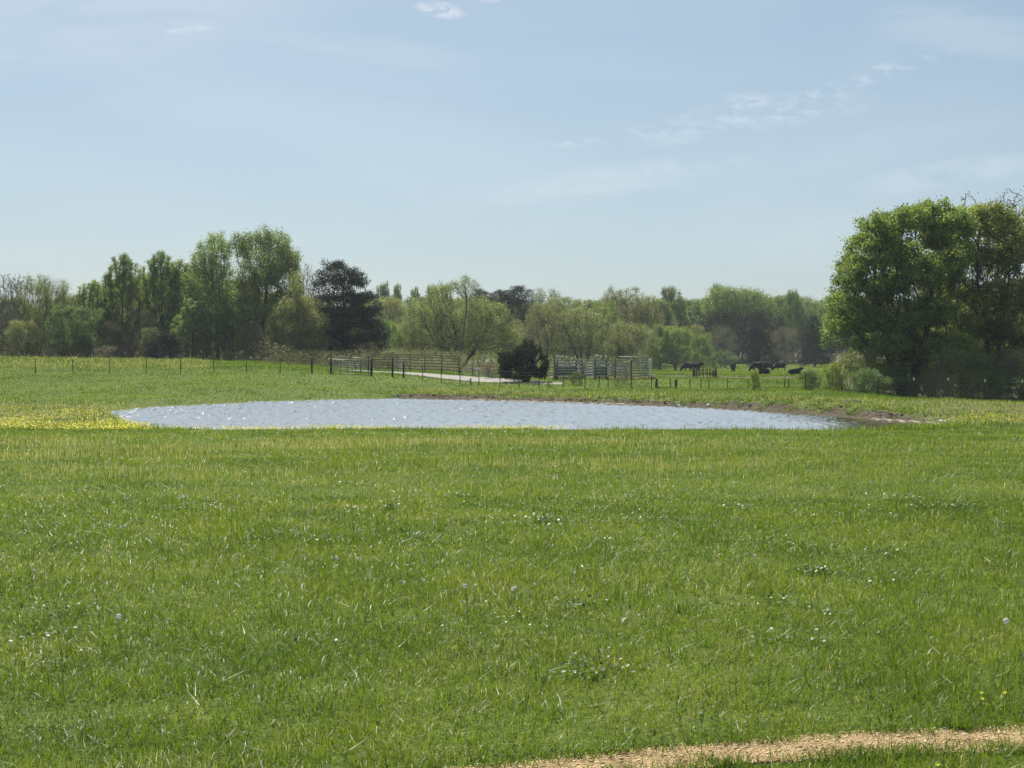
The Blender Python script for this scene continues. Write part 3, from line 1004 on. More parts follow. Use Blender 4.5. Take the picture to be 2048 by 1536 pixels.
def skeleton(N, par, rtip, rbase, expo=2.3):
    n = len(N)
    w = np.zeros(n); cnt = np.zeros(n, int)
    hasch = np.zeros(n, bool); hasch[par[par >= 0]] = True
    w[~hasch] = 1; cnt[~hasch] = 1
    for i in range(n - 1, 0, -1):
        w[par[i]] += w[i]; cnt[par[i]] += cnt[i]
    w[w == 0] = 1
    r = rtip + (rbase - rtip) * (w / w[0]) ** (1 / expo)
    return r, cnt, ~hasch


def tubes(N, par, r, keep, k=5):
    i = np.where((par >= 0) & keep)[0]
    P0, P1 = N[par[i]], N[i]
    r0, r1 = np.minimum(r[par[i]], r[i] * 1.35), r[i]
    d = P1 - P0; L = np.linalg.norm(d, axis=1)[:, None] + 1e-9; d /= L
    P1 = P1 + d * r1[:, None] * .4
    ref = np.where(np.abs(d[:, 2:3]) > .9, np.array([[1.0, 0, 0]]), np.array([[0, 0, 1.0]]))
    a = np.cross(d, ref); a /= np.linalg.norm(a, axis=1)[:, None]; b = np.cross(d, a)
    th = 2 * np.pi * np.arange(k) / k
    off = np.cos(th)[None, :, None] * a[:, None] + np.sin(th)[None, :, None] * b[:, None]
    V = np.concatenate([P0[:, None] + off * r0[:, None, None], P1[:, None] + off * r1[:, None, None]], 1)
    m = len(i)
    j = np.arange(k); q = np.stack([j, (j + 1) % k, (j + 1) % k + k, j + k], 1)
    Q = (np.arange(m)[:, None, None] * 2 * k + q[None]).reshape(-1, 4)
    return V.reshape(-1, 3), Q


def leaves(rng, C, n, sigma, size, aspect=.62, tint_c=None, flat=0.0, spread=.22):
    """n leaf faces scattered round the clump centres C"""
    j = rng.integers(0, len(C), n)
    if np.ndim(sigma) == 0: sigma = (sigma, sigma, sigma * (1 - flat))
    P = C[j] + rng.normal(0, 1, (n, 3)) * np.array(sigma)
    a = rng.normal(0, 1, (n, 3)); a[:, 2] *= (1 - flat); a /= np.linalg.norm(a, axis=1)[:, None]
    b = rng.normal(0, 1, (n, 3)); b[:, 2] *= (1 - flat)
    b -= (a * b).sum(1)[:, None] * a; b /= np.linalg.norm(b, axis=1)[:, None]
    s = size * rng.uniform(.6, 1.35, n)[:, None]
    V = np.stack([P - a * s * .5, P - b * s * .5 * aspect, P + a * s * .5, P + b * s * .5 * aspect], 1).reshape(-1, 3)
    Q = np.arange(n)[:, None] * 4 + np.array([[0, 1, 2, 3]])
    ct = rng.normal(.5, spread, len(C)) if tint_c is None else tint_c
    tint = np.clip(ct[j] + rng.normal(0, .13, n), 0, 1)
    return V, Q, np.repeat(tint, 4)


def prof(shape, t):
    if shape == 'oval': return np.sin(np.pi * np.clip(t * .92 + .06, 0, 1)) ** .65
    if shape == 'round': return np.sqrt(np.maximum(0, 1 - (2 * t - .9) ** 2 / 1.25))
    if shape == 'vase': return .35 + .65 * np.clip(t * 1.6, 0, 1) * np.sqrt(np.maximum(.02, 1 - np.maximum(0, t - .55) ** 2 / .22))
    if shape == 'cone': return 1.02 - t * .93
    if shape == 'column': return .75 + .25 * np.sin(np.pi * t) - .5 * np.maximum(0, t - .8)
    if shape == 'shrub': return np.sqrt(np.maximum(.02, 1 - t ** 2.4))
    return 1 - t * .5


def gen_lobes(rng, H, Rr, z0, shape, n, size, tall=1.0):
    L = []
    for i in range(n):
        t = (i + rng.random()) / n
        t = t ** .9
        rad = Rr * prof(shape, np.array(t)) * (.35 + .65 * math.sqrt(rng.random()))
        a = i * 2.399 + rng.normal(0, .4)
        s = size * rng.uniform(.7, 1.3)
        z = z0 + (H - z0) * t
        L.append((rad * math.cos(a) * .86, rad * math.sin(a) * .86, min(z, H - s * tall * .7), s, s, s * tall))
    L.append((0, 0, H - size * tall * .8, size * .8, size * .8, size * tall * .8))
    return L


def sample_lobes(rng, L, n):
    L = np.array(L)
    vol = L[:, 3] * L[:, 4] * L[:, 5]
    j = rng.choice(len(L), n, p=vol ** .75 / (vol ** .75).sum())
    d = rng.normal(0, 1, (n, 3)); d /= np.linalg.norm(d, axis=1)[:, None]
    return L[j, :3] + d * (rng.random(n) ** .42)[:, None] * L[j, 3:6]


def make_tree(seed, lobes, zsplit, leafmat, barkmat, nattr=900, step=.55, kill=.7, nleaf=14000, lsize=.2, sigma=.32, rbase=.22, rtip=.012,
              flat=0.0, aspect=.62, thin=None, lean=0.0, trunks=1, up=.08, wob=.14, spread=.34, tintz=0.0, wood_k=5, tipcut=3, expo=1.9):
    """returns (trunk mesh, crown mesh or None, height, half width)"""
    rng = np.random.default_rng(seed)
    A = sample_lobes(rng, lobes, nattr)
    A = A[A[:, 2] > .05]
    H = A[:, 2].max()
    allN, allP = [], []
    off = 0
    split = np.argmin(np.abs(np.arctan2(A[:, 1], A[:, 0])[:, None] - np.linspace(-np.pi, np.pi, trunks, endpoint=False)[None]), axis=1) if trunks > 1 else np.zeros(len(A), int)
    VV, QQ, nq = [], [], 0
    tips = []
    for t in range(trunks):
        At = A[split == t]
        if len(At) < 8: continue
        c = At.mean(0)
        ns = max(2, int(zsplit / step))
        fr = np.linspace(0, 1, ns + 1)
        bx, by = (rng.normal(0, .25, 2) if trunks > 1 else (0, 0))
        ex, ey = (c[0] * .35 + lean, c[1] * .35) if trunks > 1 else (lean, 0)
        pts = np.stack([bx + (ex - bx) * fr ** 1.3 + np.cumsum(rng.normal(0, .04 * step, ns + 1)), by + (ey - by) * fr ** 1.3 + np.cumsum(rng.normal(0, .04 * step, ns + 1)), -.25 + (zsplit + .25) * fr], 1)
        N, par = colonize(rng, At, pts, step, kill, up=up, wob=wob)
        r, cnt, tip = skeleton(N, par, rtip, rbase * (1 if trunks == 1 else .75), expo)
        base_flare = np.exp(-np.maximum(N[:, 2], 0) / (.35 + rbase)) * .45 * rbase
        r = r + np.where(np.arange(len(N)) < ns, base_flare, 0)
        V, Q = tubes(N, par, r, np.ones(len(N), bool), wood_k)
        VV.append(V); QQ.append(Q + nq); nq += len(V)
        tips.append(N[(cnt <= tipcut) & (np.arange(len(N)) > ns)])
    trunk = mesh_np('trunk', np.concatenate(VV), np.concatenate(QQ), mat=barkmat, smooth=True)
    C = np.concatenate(tips)
    if thin is not None and thin < 1: C = C[rng.random(len(C)) < thin]
    crown = None
    if nleaf:
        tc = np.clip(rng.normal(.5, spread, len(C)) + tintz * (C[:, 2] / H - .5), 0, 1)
        V, Q, tt = leaves(rng, C, nleaf, sigma, lsize, aspect, tc, flat)
        V[:, 2] = np.maximum(V[:, 2], .02)
        crown = mesh_np('crown', V, Q, attrs={'tint': tt}, mat=leafmat)
    hw = np.percentile(np.abs(C[:, 0]), 97) + .2
    return trunk, crown, C[:, 2].max() + .25, hw


L_POPLAR = leaf_mat('poplar_leaf', (0.11, 0.157, 0.06), (0.184, 0.244, 0.084), (0.265, 0.33, 0.12))
L_GREEN = leaf_mat('green_leaf', (0.081, 0.123, 0.051), (0.14, 0.196, 0.071), (0.206, 0.266, 0.104))
L_OLIVE = leaf_mat('olive_leaf', (0.141, 0.159, 0.074), (0.209, 0.228, 0.096), (0.296, 0.316, 0.145))
L_YELLOW = leaf_mat('yellow_green_leaf', (0.123, 0.178, 0.047), (0.19, 0.25, 0.072), (0.267, 0.321, 0.095))
L_BUD = leaf_mat('spring_bud', (0.139, 0.137, 0.073), (0.202, 0.194, 0.103), (0.253, 0.274, 0.133), trans=.3)
L_PINE = leaf_mat('pine_needle', (0.013, 0.023, 0.009), (0.023, 0.038, 0.016), (0.045, 0.063, 0.027), trans=.2, spec=.05, tw=(1, 1.1, .7))
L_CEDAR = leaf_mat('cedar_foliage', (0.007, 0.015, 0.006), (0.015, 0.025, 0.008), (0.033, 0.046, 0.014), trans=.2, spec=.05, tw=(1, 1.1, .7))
L_BIG = leaf_mat('broad_leaf', (0.09, 0.129, 0.037), (0.161, 0.216, 0.059), (0.305, 0.36, 0.105), trans=.5)
L_PALE = leaf_mat('pale_spring_leaf', (0.149, 0.184, 0.077), (0.207, 0.253, 0.11), (0.287, 0.322, 0.165))
L_BROWN = leaf_mat('russet_bud', (.11, .095, .055), (.17, .145, .085), (.22, .19, .12), trans=.35)

KIND = {}


def kind(name, *a, **k): KIND[name] = make_tree(*a, **k)


g_ = np.random.default_rng(100)
kind('poplar_a', 1, gen_lobes(g_, 17, 3.4, 5, 'oval', 18, 1.35, 1.7), 3.5, L_POPLAR, M_BARK, 1100, .6, .72, 24000, .21, 0.234, .22)
kind('poplar_b', 2, gen_lobes(g_, 17, 2.6, 4, 'column', 15, 1.1, 1.9), 5, L_POPLAR, M_BARK, 1000, .6, .72, 19000, .21, 0.234, .20)
kind('round_a', 3, gen_lobes(g_, 14, 5.2, 2.5, 'round', 24, 1.7, 1.0), 2.5, L_GREEN, M_BARK, 1300, .65, .75, 26000, .22, 0.296, .25)
kind('round_b', 4, gen_lobes(g_, 13, 4.6, 2.0, 'round', 18, 1.7, 1.0), 2.2, L_GREEN, M_BARK, 1100, .65, .75, 22000, .22, 0.296, .22, trunks=2)
kind('olive_a', 5, gen_lobes(g_, 14, 4.6, 2.2, 'oval', 22, 1.5, 1.1), 2.5, L_OLIVE, M_BARK, 1300, .6, .7, 21000, .19, 0.296, .2)
kind('olive_b', 6, gen_lobes(g_, 12, 5.0, 1.5, 'round', 22, 1.6, 1.0), 1.8, L_OLIVE, M_BARK, 1300, .6, .7, 21000, .19, 0.312, .2, trunks=3)
kind('yellow_a', 7, gen_lobes(g_, 12, 4.6, 1.6, 'round', 22, 1.5, 1.0), 1.8, L_YELLOW, M_BARK, 1200, .6, .7, 22000, .20, 0.281, .2, trunks=2)
kind('bare_a', 8, gen_lobes(g_, 15, 3.4, 5, 'vase', 20, 1.2, 1.6), 4, L_BUD, M_TWIG, 2000, .42, .44, 2500, .13, .3, .16, rtip=.020)
kind('bare_b', 9, gen_lobes(g_, 13, 3.8, 3, 'round', 20, 1.3, 1.2), 3, L_BUD, M_TWIG, 1900, .42, .46, 5000, .14, .3, .15, rtip=.019)
kind('bud_a', 10, gen_lobes(g_, 13, 4.2, 2, 'oval', 22, 1.4, 1.2), 2.2, L_BUD, M_TWIG, 1400, .55, .6, 9000, .15, .36, .18, trunks=2)
kind('vase_a', 11, gen_lobes(g_, 14, 4.6, 3, 'vase', 22, 1.3, 1.7), 2.2, L_OLIVE, M_BARK, 1700, .55, .6, 22000, .17, .30, .2, trunks=3)
kind('pine_a', 12, gen_lobes(g_, 16, 3.2, 6, 'oval', 16, 1.6, .8), 8, L_PINE, M_BARK, 1100, .6, .68, 26000, .22, .34, .22, flat=.35, aspect=.4)
kind('cedar_a', 13, gen_lobes(g_, 8, 2.6, .3, 'cone', 26, .95, 1.0), 4.5, L_CEDAR, M_BARK, 1000, .4, .45, 16000, .16, .26, .14, aspect=.45)
kind('cedar_round', 22, gen_lobes(g_, 5, 2.7, .2, 'shrub', 26, .75, .9), 1.2, L_CEDAR, M_BARK, 1200, .3, .33, 20000, .14, .18, .12, aspect=.45, trunks=2)
kind('pale_a', 14, gen_lobes(g_, 15, 3.0, 5, 'oval', 16, 1.1, 1.5), 5, L_PALE, M_BARK_PALE, 900, .6, .7, 8000, .18, .32, .2)
kind('shrub_g', 15, gen_lobes(g_, 3.2, 2.0, .1, 'shrub', 16, .7, .9), .3, L_GREEN, M_BARK, 600, .28, .3, 7000, .12, .18, .05, trunks=3)
kind('shrub_o', 16, gen_lobes(g_, 3.2, 2.0, .1, 'shrub', 16, .7, .9), .3, L_OLIVE, M_TWIG, 700, .25, .28, 6000, .11, .18, .05, trunks=3)
kind('shrub_b', 17, gen_lobes(g_, 3.2, 2.0, .1, 'shrub', 16, .7, .9), .3, L_BROWN, M_TWIG, 800, .22, .25, 3500, .10, .18, .045, trunks=3, rtip=.010)
kind('shrub_y', 18, gen_lobes(g_, 3.2, 2.0, .1, 'shrub', 16, .7, .9), .3, L_YELLOW, M_BARK, 600, .28, .3, 7000, .12, .18, .05, trunks=3)
kind('brown_a', 19, gen_lobes(g_, 12, 4.4, 1.2, 'round', 22, 1.5, 1.0), 1.8, L_BROWN, M_TWIG, 1500, .5, .55, 8000, .15, .38, .16, trunks=3, rtip=.013)


def put(kname, px, top_py, d, width_px=None, label='', cat='tree', group=None, name='tree', rz=None, base_z=None, bare=False, wscale=None):
    tm, cm, H, hw = KIND[kname]
    x = gx(px, d)
    z = hz(x, d) if base_z is None else base_z
    H_w = zz(top_py, d) - z
    sz = max(H_w, .3) / H
    sx = (width_px / 2 / F * d) / hw if width_px else sz * (wscale or 1.0)
    e = empty(name, (x, d, z), R.random() * 6.28 if rz is None else rz)
    e.scale = (sx, sx, sz)
    t = obj('trunk', tm, e)
    if cm is not None: obj('crown' if not bare else 'buds', cm, e)
    return tag(e, label, cat, group)


def px_lobes(rows, d, cx_px, base_z, depth, seed, rep=2):
    """ellipsoid lobes given where they stand in the tree, (px, py, rx, rz); each is repeated through the depth of the crown"""
    rng = np.random.default_rng(seed)
    k = d / F
    out = []
    xs = np.array([(r[0] - cx_px) * k for r in rows]); Rm = np.abs(xs).max() + 1e-6
    for (px, py, rx, rz_), xo in zip(rows, xs):
        dep = depth * math.sqrt(max(.06, 1 - (xo / (Rm * 1.15)) ** 2))
        for j in range(rep):
            yo = dep * ((j + .5) / rep * 2 - 1) + rng.normal(0, dep * .15)
            out.append((xo + rng.normal(0, rx * k * .15), yo, zz(py, d) - base_z + rng.normal(0, rz_ * k * .12), rx * k, rx * k, rz_ * k))
    return out


def hero(name, label, px, d, rows, depth, seed, zsplit, leafmat, barkmat, rep=2, cat='tree', base=None, **kw):
    x = gx(px, d); z = hz(x, d) if base is None else base
    L = px_lobes(rows, d, px, z, depth, seed, rep)
    tm, cm, H, hw = make_tree(seed, L, zsplit, leafmat, barkmat, **kw)
    e = empty(name, (x, d, z))
    obj('trunk', tm, e)
    if cm is not None: obj('crown', cm, e)
    return tag(e, label, cat)


# the great tree by the east end of the pond
rowsA = [(1755, 475, 34, 28), (1742, 450, 18, 14), (1795, 450, 36, 24), (1845, 430, 34, 20), (1875, 465, 40, 32), (1905, 432, 24, 18), (1725, 530, 34, 24), (1700, 560, 28, 22), (1690, 610, 28, 26), (1684, 650, 20, 20),
         (1765, 580, 42, 32), (1830, 545, 40, 32), (1895, 530, 36, 32), (1730, 640, 40, 28), (1795, 640, 44, 32), (1860, 620, 42, 32), (1750, 690, 40, 22), (1830, 700, 46, 28), (1890, 690, 38, 28), (1790, 510, 34, 24), (1775, 735, 26, 18), (1850, 745, 30, 20),
         (1716, 476, 12, 7), (1728, 496, 12, 7), (1668, 628, 9, 7), (1680, 584, 10, 8), (1694, 545, 10, 7), (1664, 664, 8, 7), (1774, 428, 12, 8), (1828, 411, 12, 7), (1864, 414, 12, 7), (1735, 436, 8, 7), (1672, 690, 10, 7), (1700, 520, 12, 7)]
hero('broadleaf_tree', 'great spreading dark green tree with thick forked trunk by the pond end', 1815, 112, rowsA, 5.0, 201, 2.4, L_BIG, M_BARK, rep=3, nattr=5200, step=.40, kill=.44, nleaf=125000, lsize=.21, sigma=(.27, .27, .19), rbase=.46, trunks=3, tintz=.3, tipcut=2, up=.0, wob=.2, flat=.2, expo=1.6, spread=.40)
rowsB = [(1905, 500, 28, 28), (1900, 575, 30, 30), (1915, 715, 40, 28), (1970, 725, 42, 26), (2030, 735, 42, 24), (1930, 445, 30, 26), (1965, 432, 28, 20), (2000, 450, 34, 28), (1950, 510, 38, 30), (2010, 520, 38, 34), (1960, 590, 38, 34), (2025, 600, 40, 34), (2060, 490, 34, 30), (2075, 570, 34, 34), (1985, 660, 40, 32), (1930, 660, 34, 30), (2050, 680, 38, 32), (2100, 640, 34, 34), (2110, 520, 30, 30),
         (1945, 420, 12, 8), (1985, 418, 12, 8), (2020, 425, 12, 8), (1915, 480, 12, 10), (2040, 440, 12, 8)]
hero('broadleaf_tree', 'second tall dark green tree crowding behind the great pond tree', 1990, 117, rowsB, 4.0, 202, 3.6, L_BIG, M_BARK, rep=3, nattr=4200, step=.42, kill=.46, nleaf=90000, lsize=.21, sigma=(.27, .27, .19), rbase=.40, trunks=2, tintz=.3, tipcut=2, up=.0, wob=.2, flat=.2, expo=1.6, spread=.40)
# dark pine
rowsP = [(672, 535, 22, 13), (702, 548, 26, 16), (655, 552, 22, 14), (690, 570, 28, 12), (716, 566, 22, 12), (640, 568, 12, 10), (655, 592, 28, 12), (700, 598, 38, 14), (735, 592, 20, 10), (668, 625, 30, 14), (715, 625, 42, 14), (752, 618, 14, 10),
         (690, 652, 40, 15), (740, 650, 32, 13), (760, 672, 24, 12), (720, 680, 40, 14), (664, 670, 28, 18), (690, 702, 30, 14), (748, 694, 28, 12), (650, 640, 18, 14)]
hero('pine_tree', 'big dark layered pine standing by the field gate', 686, 182, rowsP, 4.2, 203, 6.0, L_PINE, M_BARK, rep=2, nattr=2600, step=.5, kill=.55, nleaf=62000, lsize=.24, sigma=(.36, .36, .20), rbase=.34, flat=.4, aspect=.4, up=0.0, tipcut=2)
# tall open poplar, plumes of fresh leaves
rowsT = [(478, 500, 13, 26), (497, 488, 13, 26), (520, 486, 14, 24), (541, 484, 16, 24), (560, 492, 14, 24), (576, 505, 14, 22), (588, 520, 12, 20), (555, 525, 22, 26), (530, 525, 16, 28), (500, 525, 12, 26), (515, 560, 20, 26), (545, 562, 24, 22),
         (578, 545, 18, 20), (486, 545, 12, 20), (520, 598, 14, 20), (548, 600, 18, 18), (500, 600, 18, 20), (570, 590, 18, 20), (530, 625, 22, 18), (488, 575, 16, 20)]
hero('poplar_tree', 'tallest open crowned poplar with upright leafy plumes', 525, 185, rowsT, 3.6, 204, 5.2, L_POPLAR, M_BARK, rep=2, nattr=2400, step=.5, kill=.52, nleaf=44000, lsize=.20, sigma=(.28, .28, .36), rbase=.32, up=.16, tipcut=2, expo=1.6)
rowsT2 = [(400, 505, 10, 20), (418, 498, 10, 22), (436, 492, 13, 24), (452, 500, 11, 24), (430, 530, 20, 26), (448, 545, 18, 24), (410, 545, 18, 24), (434, 585, 20, 24), (390, 530, 11, 22), (455, 590, 14, 18), (415, 600, 22, 24), (440, 630, 26, 24), (385, 570, 16, 22), (400, 635, 20, 20)]
hero('poplar_tree', 'slender straight poplar beside the tallest one, thin pale foliage', 436, 183, rowsT2, 3.0, 205, 6.5, L_POPLAR, M_BARK, rep=2, nattr=1600, step=.5, kill=.52, nleaf=26000, lsize=.20, sigma=(.26, .26, .34), rbase=.24, up=.16, tipcut=2)
rowsO = [(595, 580, 10, 20), (585, 615, 24, 22), (612, 620, 22, 22), (565, 645, 22, 18), (600, 655, 32, 22), (636, 648, 22, 20), (560, 680, 26, 16), (598, 692, 38, 18), (638, 685, 24, 18), (594, 555, 5, 14)]
hero('maple_tree', 'olive yellow budding tree in front of the dark pine', 592, 176, rowsO, 3.6, 206, 1.6, L_OLIVE, M_BARK, rep=3, nattr=2200, step=.42, kill=.48, nleaf=34000, lsize=.17, sigma=.30, rbase=.22, tipcut=2)
rowsR = [(892, 582, 16, 14), (866, 590, 16, 16), (880, 612, 26, 16), (845, 625, 30, 20), (880, 650, 42, 24), (825, 660, 34, 24), (925, 640, 34, 24), (960, 620, 34, 24), (985, 645, 36, 26), (1010, 668, 32, 24), (960, 680, 42, 24), (900, 690, 50, 24), (840, 695, 40, 22), (1020, 700, 24, 20), (1000, 615, 14, 14)]
hero('oak_tree', 'wide olive green budding thicket tree behind the brown corral', 920, 205, rowsR, 5.0, 207, 2.0, L_OLIVE, M_BARK, rep=2, nattr=3600, step=.55, kill=.58, nleaf=60000, lsize=.19, sigma=.36, rbase=.22, trunks=5, tipcut=2)
rowsY = [(912, 572, 14, 10), (930, 562, 12, 10), (948, 572, 12, 12), (925, 582, 16, 12), (940, 592, 14, 10)]
hero('sycamore_tree', 'pale bare topped sycamore with leaning slender trunk', 922, 198, rowsY, 1.6, 208, 9.2, L_PALE, M_TWIG, rep=3, nattr=900, step=.35, kill=.36, nleaf=3000, lsize=.13, sigma=.28, rbase=.13, lean=.9, tipcut=2)
rowsM = [(1430, 585, 16, 14), (1455, 590, 26, 14), (1485, 590, 30, 12), (1515, 598, 28, 14), (1440, 612, 30, 20), (1480, 620, 36, 22), (1525, 625, 30, 22), (1415, 610, 16, 14), (1470, 645, 36, 20)]
hero('oak_tree', 'broad yellow green domed tree rising above the far wood', 1475, 345, rowsM, 8, 209, 5, L_YELLOW, M_BARK, rep=2, nattr=2400, step=.9, kill=1.0, nleaf=26000, lsize=.34, sigma=.6, rbase=.4, trunks=3, tipcut=2)
# dark cedar bush in front of the pens
rowsC = [(1050, 690, 9, 9), (1066, 694, 10, 8), (1078, 700, 9, 9), (1040, 703, 12, 8), (1058, 708, 20, 12), (1050, 720, 26, 14), (1006, 709, 14, 6), (1022, 713, 16, 9), (1004, 722, 12, 9), (1006, 738, 14, 10), (1085, 714, 12, 9), (1020, 730, 24, 14), (1055, 740, 34, 14), (1088, 735, 12, 12), (1012, 748, 18, 10), (1080, 750, 16, 9), (1040, 755, 26, 8), (1064, 682, 4, 6), (1048, 681, 3, 6), (1036, 695, 5, 5), (1094, 722, 6, 6), (1002, 716, 6, 5)]
rowsC = [(a, b_, c * .78, d_ * .8) for a, b_, c, d_ in rowsC]
hero('cedar_bush', 'dark spreading juniper bush between the road and the pens', 1052, 126, rowsC, 1.8, 210, .8, L_CEDAR, M_BARK, rep=3, nattr=2600, step=.22, kill=.24, nleaf=48000, lsize=.10, sigma=.10, rbase=.16, trunks=3, cat='bush', aspect=.4, tipcut=2, spread=.35)

# named single trees: kind, px, top, d, width px, label
for row in [
    ('bare_a', 14, 543, 188, 60, 'grey leafless tree at the west end of the wood'),
    ('bare_a', 42, 548, 184, 55, 'leafless tree with two bent stems near the wood end'),
    ('vase_a', 76, 550, 182, 62, 'tall thin olive budding tree next to the leafless ones'),
    ('bare_b', 104, 553, 186, 46, 'leafless crown of fine twigs behind the thin olive tree'),
    ('pale_a', 128, 560, 187, 40, 'sparse pale leafed tree with a narrow crown'),
    ('round_b', 140, 612, 177, 92, 'soft mid green bushy tree bulging from the wood edge'),
    ('olive_b', 50, 640, 177, 80, 'low olive spreading tree under the leafless pair'),
    ('poplar_b', 180, 560, 190, 42, 'small grey green poplar in a dip of the skyline'),
    ('poplar_a', 245, 507, 186, 74, 'tall round headed green poplar standing apart on the skyline'),
    ('poplar_a', 325, 503, 187, 84, 'full green poplar between the round headed and slender ones'),
    ('poplar_b', 372, 520, 190, 60, 'green poplar with thin stems just behind its taller neighbour'),
    ('round_a', 205, 615, 181, 60, 'dark green rounded tree beneath the round headed poplar'),
    ('brown_a', 232, 640, 179, 70, 'tangled leafless brown thicket beside the dark cedar'),
    ('brown_a', 284, 615, 183, 60, 'brown twiggy tree behind the dark cedar'),
    ('bare_a', 612, 522, 189, 40, 'thin leafless tree between the olive tree and the pine'),
    ('bare_b', 632, 540, 190, 40, 'fine twigged leafless tree touching the pine'),
    ('poplar_a', 386, 598, 177, 72, 'fresh green slim tree in front of the poplars'),
    ('round_a', 468, 612, 180, 66, 'soft green tree below the open crowned poplar'),
    ('bare_b', 505, 640, 178, 46, 'grey bare understory tree below the tallest poplar'),
    ('brown_a', 535, 655, 175.5, 60, 'brown thicket at the wood edge under the tallest poplar'),
    ('poplar_b', 595, 548, 181, 30, 'narrow green spire behind the olive budding tree'),
    ('yellow_a', 770, 640, 200, 60, 'light green tree in the gap behind the pine'),
    ('brown_a', 735, 682, 172, 50, 'thin twiggy shrubby tree under the pine limbs'),
    ('olive_b', 780, 700, 168, 46, 'small olive tree behind the brown corral rails'),
    ('vase_a', 1098, 604, 240, 96, 'grey olive budding tree above the dark juniper bush'),
    ('brown_a', 1062, 640, 225, 70, 'greyish brown twiggy tree behind the dark juniper'),
    ('vase_a', 1168, 612, 235, 124, 'grey green vase shaped tree behind the silver pens'),
    ('yellow_a', 1212, 604, 262, 70, 'fresh green rounded tree behind the vase shaped one'),
    ('vase_a', 1240, 574, 296, 96, 'upright tree with pale brush like branch tips'),
    ('olive_a', 1292, 592, 300, 66, 'russet olive tree beside the brush like one'),
    ('round_a', 1345, 573, 330, 60, 'isolated green cone of a tree topping the middle wood'),
    ('yellow_a', 1348, 652, 268, 84, 'bright yellow green tree at the field edge'),
    ('yellow_a', 1400, 668, 272, 46, 'smaller bright yellow green tree at the field edge'),
    ('bare_b', 1450, 650, 290, 56, 'grey twiggy tree behind the grazing cows'),
    ('round_a', 1586, 580, 338, 44, 'dark green egg shaped tree against the sky'),
    ('cedar_a', 1516, 622, 296, 74, 'big dark cedar at the far field edge'),
    ('cedar_a', 1630, 630, 298, 56, 'dark cedar half hidden beside the great tree'),
    ('brown_a', 1574, 650, 320, 66, 'grey brown budding tree between the two dark cedars'),
    ('round_a', 1432, 568, 352, 30, 'small green treetop above the yellow green dome'),
    ('cedar_round', 328, 664, 170.5, 68, 'black green round cedar at the wood edge beyond the fence'),
    ('bare_a', 2000, 376, 124, 150, 'leafless grey tree topping the great trees'),
    ('bare_a', 2056, 386, 126, 130, 'leafless tree at the very edge of the view'),
    ('pine_a', 962, 578, 292, 44, 'small dark pine top beside the sycamore'),
    ('pine_a', 998, 580, 290, 58, 'dark pine in the middle of three on the skyline'),
    ('pine_a', 1040, 572, 288, 68, 'tallest of the three dark skyline pines'),
    ('pale_a', 1080, 577, 320, 44, 'thin pale leafed tree right next to the skyline pines'),
    ('pale_a', 1108, 578, 322, 40, 'sparse tree with pale tufts above the grey woods'),
    ('pine_a', 1155, 600, 335, 24, 'tiny dark spire on the skyline'),
    ('round_b', 768, 566, 340, 40, 'pale round treetop beyond the pine'),
    ('poplar_a', 795, 568, 342, 34, 'egg shaped light green treetop beyond the pine'),
    ('poplar_a', 830, 574, 340, 30, 'small green treetop in the skyline gap'),
    ('round_a', 868, 570, 280, 40, 'dark round treetop behind the olive thicket tree'),
    ('round_a', 894, 572, 282, 34, 'darker twin treetop beside the sycamore'),
]:
    k_, px_, top_, d_, w_, lab_ = row
    nm = {'pine_a': 'pine_tree', 'cedar_round': 'cedar_tree', 'cedar_a': 'cedar_tree', 'bare_a': 'bare_tree', 'bare_b': 'bare_tree', 'brown_a': 'bare_tree', 'poplar_a': 'poplar_tree', 'poplar_b': 'poplar_tree'}.get(k_, 'broadleaf_tree')
    put(k_, px_, top_, d_, w_, lab_, 'tree', None, nm)

# wood behind: trees nobody could tell apart, each with its own place
sky_l = lambda p: np.interp(p, [-200, 0, 90, 160, 220, 300, 400, 480, 560, 640, 700], [585, 582, 576, 584, 545, 532, 528, 556, 580, 586, 606])
sky_m = lambda p: np.interp(p, [640, 740, 800, 900, 960, 1050, 1120, 1200, 1290, 1340, 1420, 1560, 1650, 1800, 2200], [592, 582, 588, 592, 588, 592, 590, 590, 598, 594, 590, 586, 588, 590, 590])
RR = random.Random(5)


def wood(n, p0, p1, d0, d1, sky, drop, kinds, label, group, nm='woodland_tree', ws=None):
    for i in range(n):
        p = p0 + (p1 - p0) * (i + RR.random()) / n
        d = RR.uniform(d0, d1)
        top = float(sky(p)) + abs(RR.gauss(0, 1)) * drop[1] + drop[0]
        k_ = RR.choice(kinds)
        H_w = zz(top, d) - hz(gx(p, d), d)
        tm, cm, H, hw = KIND[k_]
        w = hw * 2 * (H_w / H) * RR.uniform(.85, 1.35) * F / d
        put(k_, p, top, d, w, label, 'tree', group, nm)


wood(34, -160, 690, 192, 210, sky_l, (4, 14), ['round_a', 'poplar_a', 'poplar_a', 'poplar_b', 'olive_a', 'bud_a', 'round_b'], 'tree in the depth of the wood behind the tall poplars', 'trees inside the poplar wood')
wood(30, -160, 690, 215, 250, sky_l, (12, 14), ['round_a', 'bud_a', 'olive_a', 'round_b', 'brown_a'], 'tree at the dim back of the poplar wood', 'trees at the back of the poplar wood')
wood(26, -150, 680, 177, 184, lambda p: 650, (0, 22), ['olive_b', 'bud_a', 'brown_a', 'round_b', 'olive_a', 'round_b'], 'low understory tree along the edge of the poplar wood', 'understory trees along the poplar wood edge')
wood(38, 700, 1330, 300, 335, sky_m, (2, 10), ['poplar_a', 'olive_a', 'bud_a', 'poplar_b', 'vase_a', 'yellow_a', 'poplar_a'], 'tree in the far middle wood behind the corral and pens', 'trees of the far middle wood')
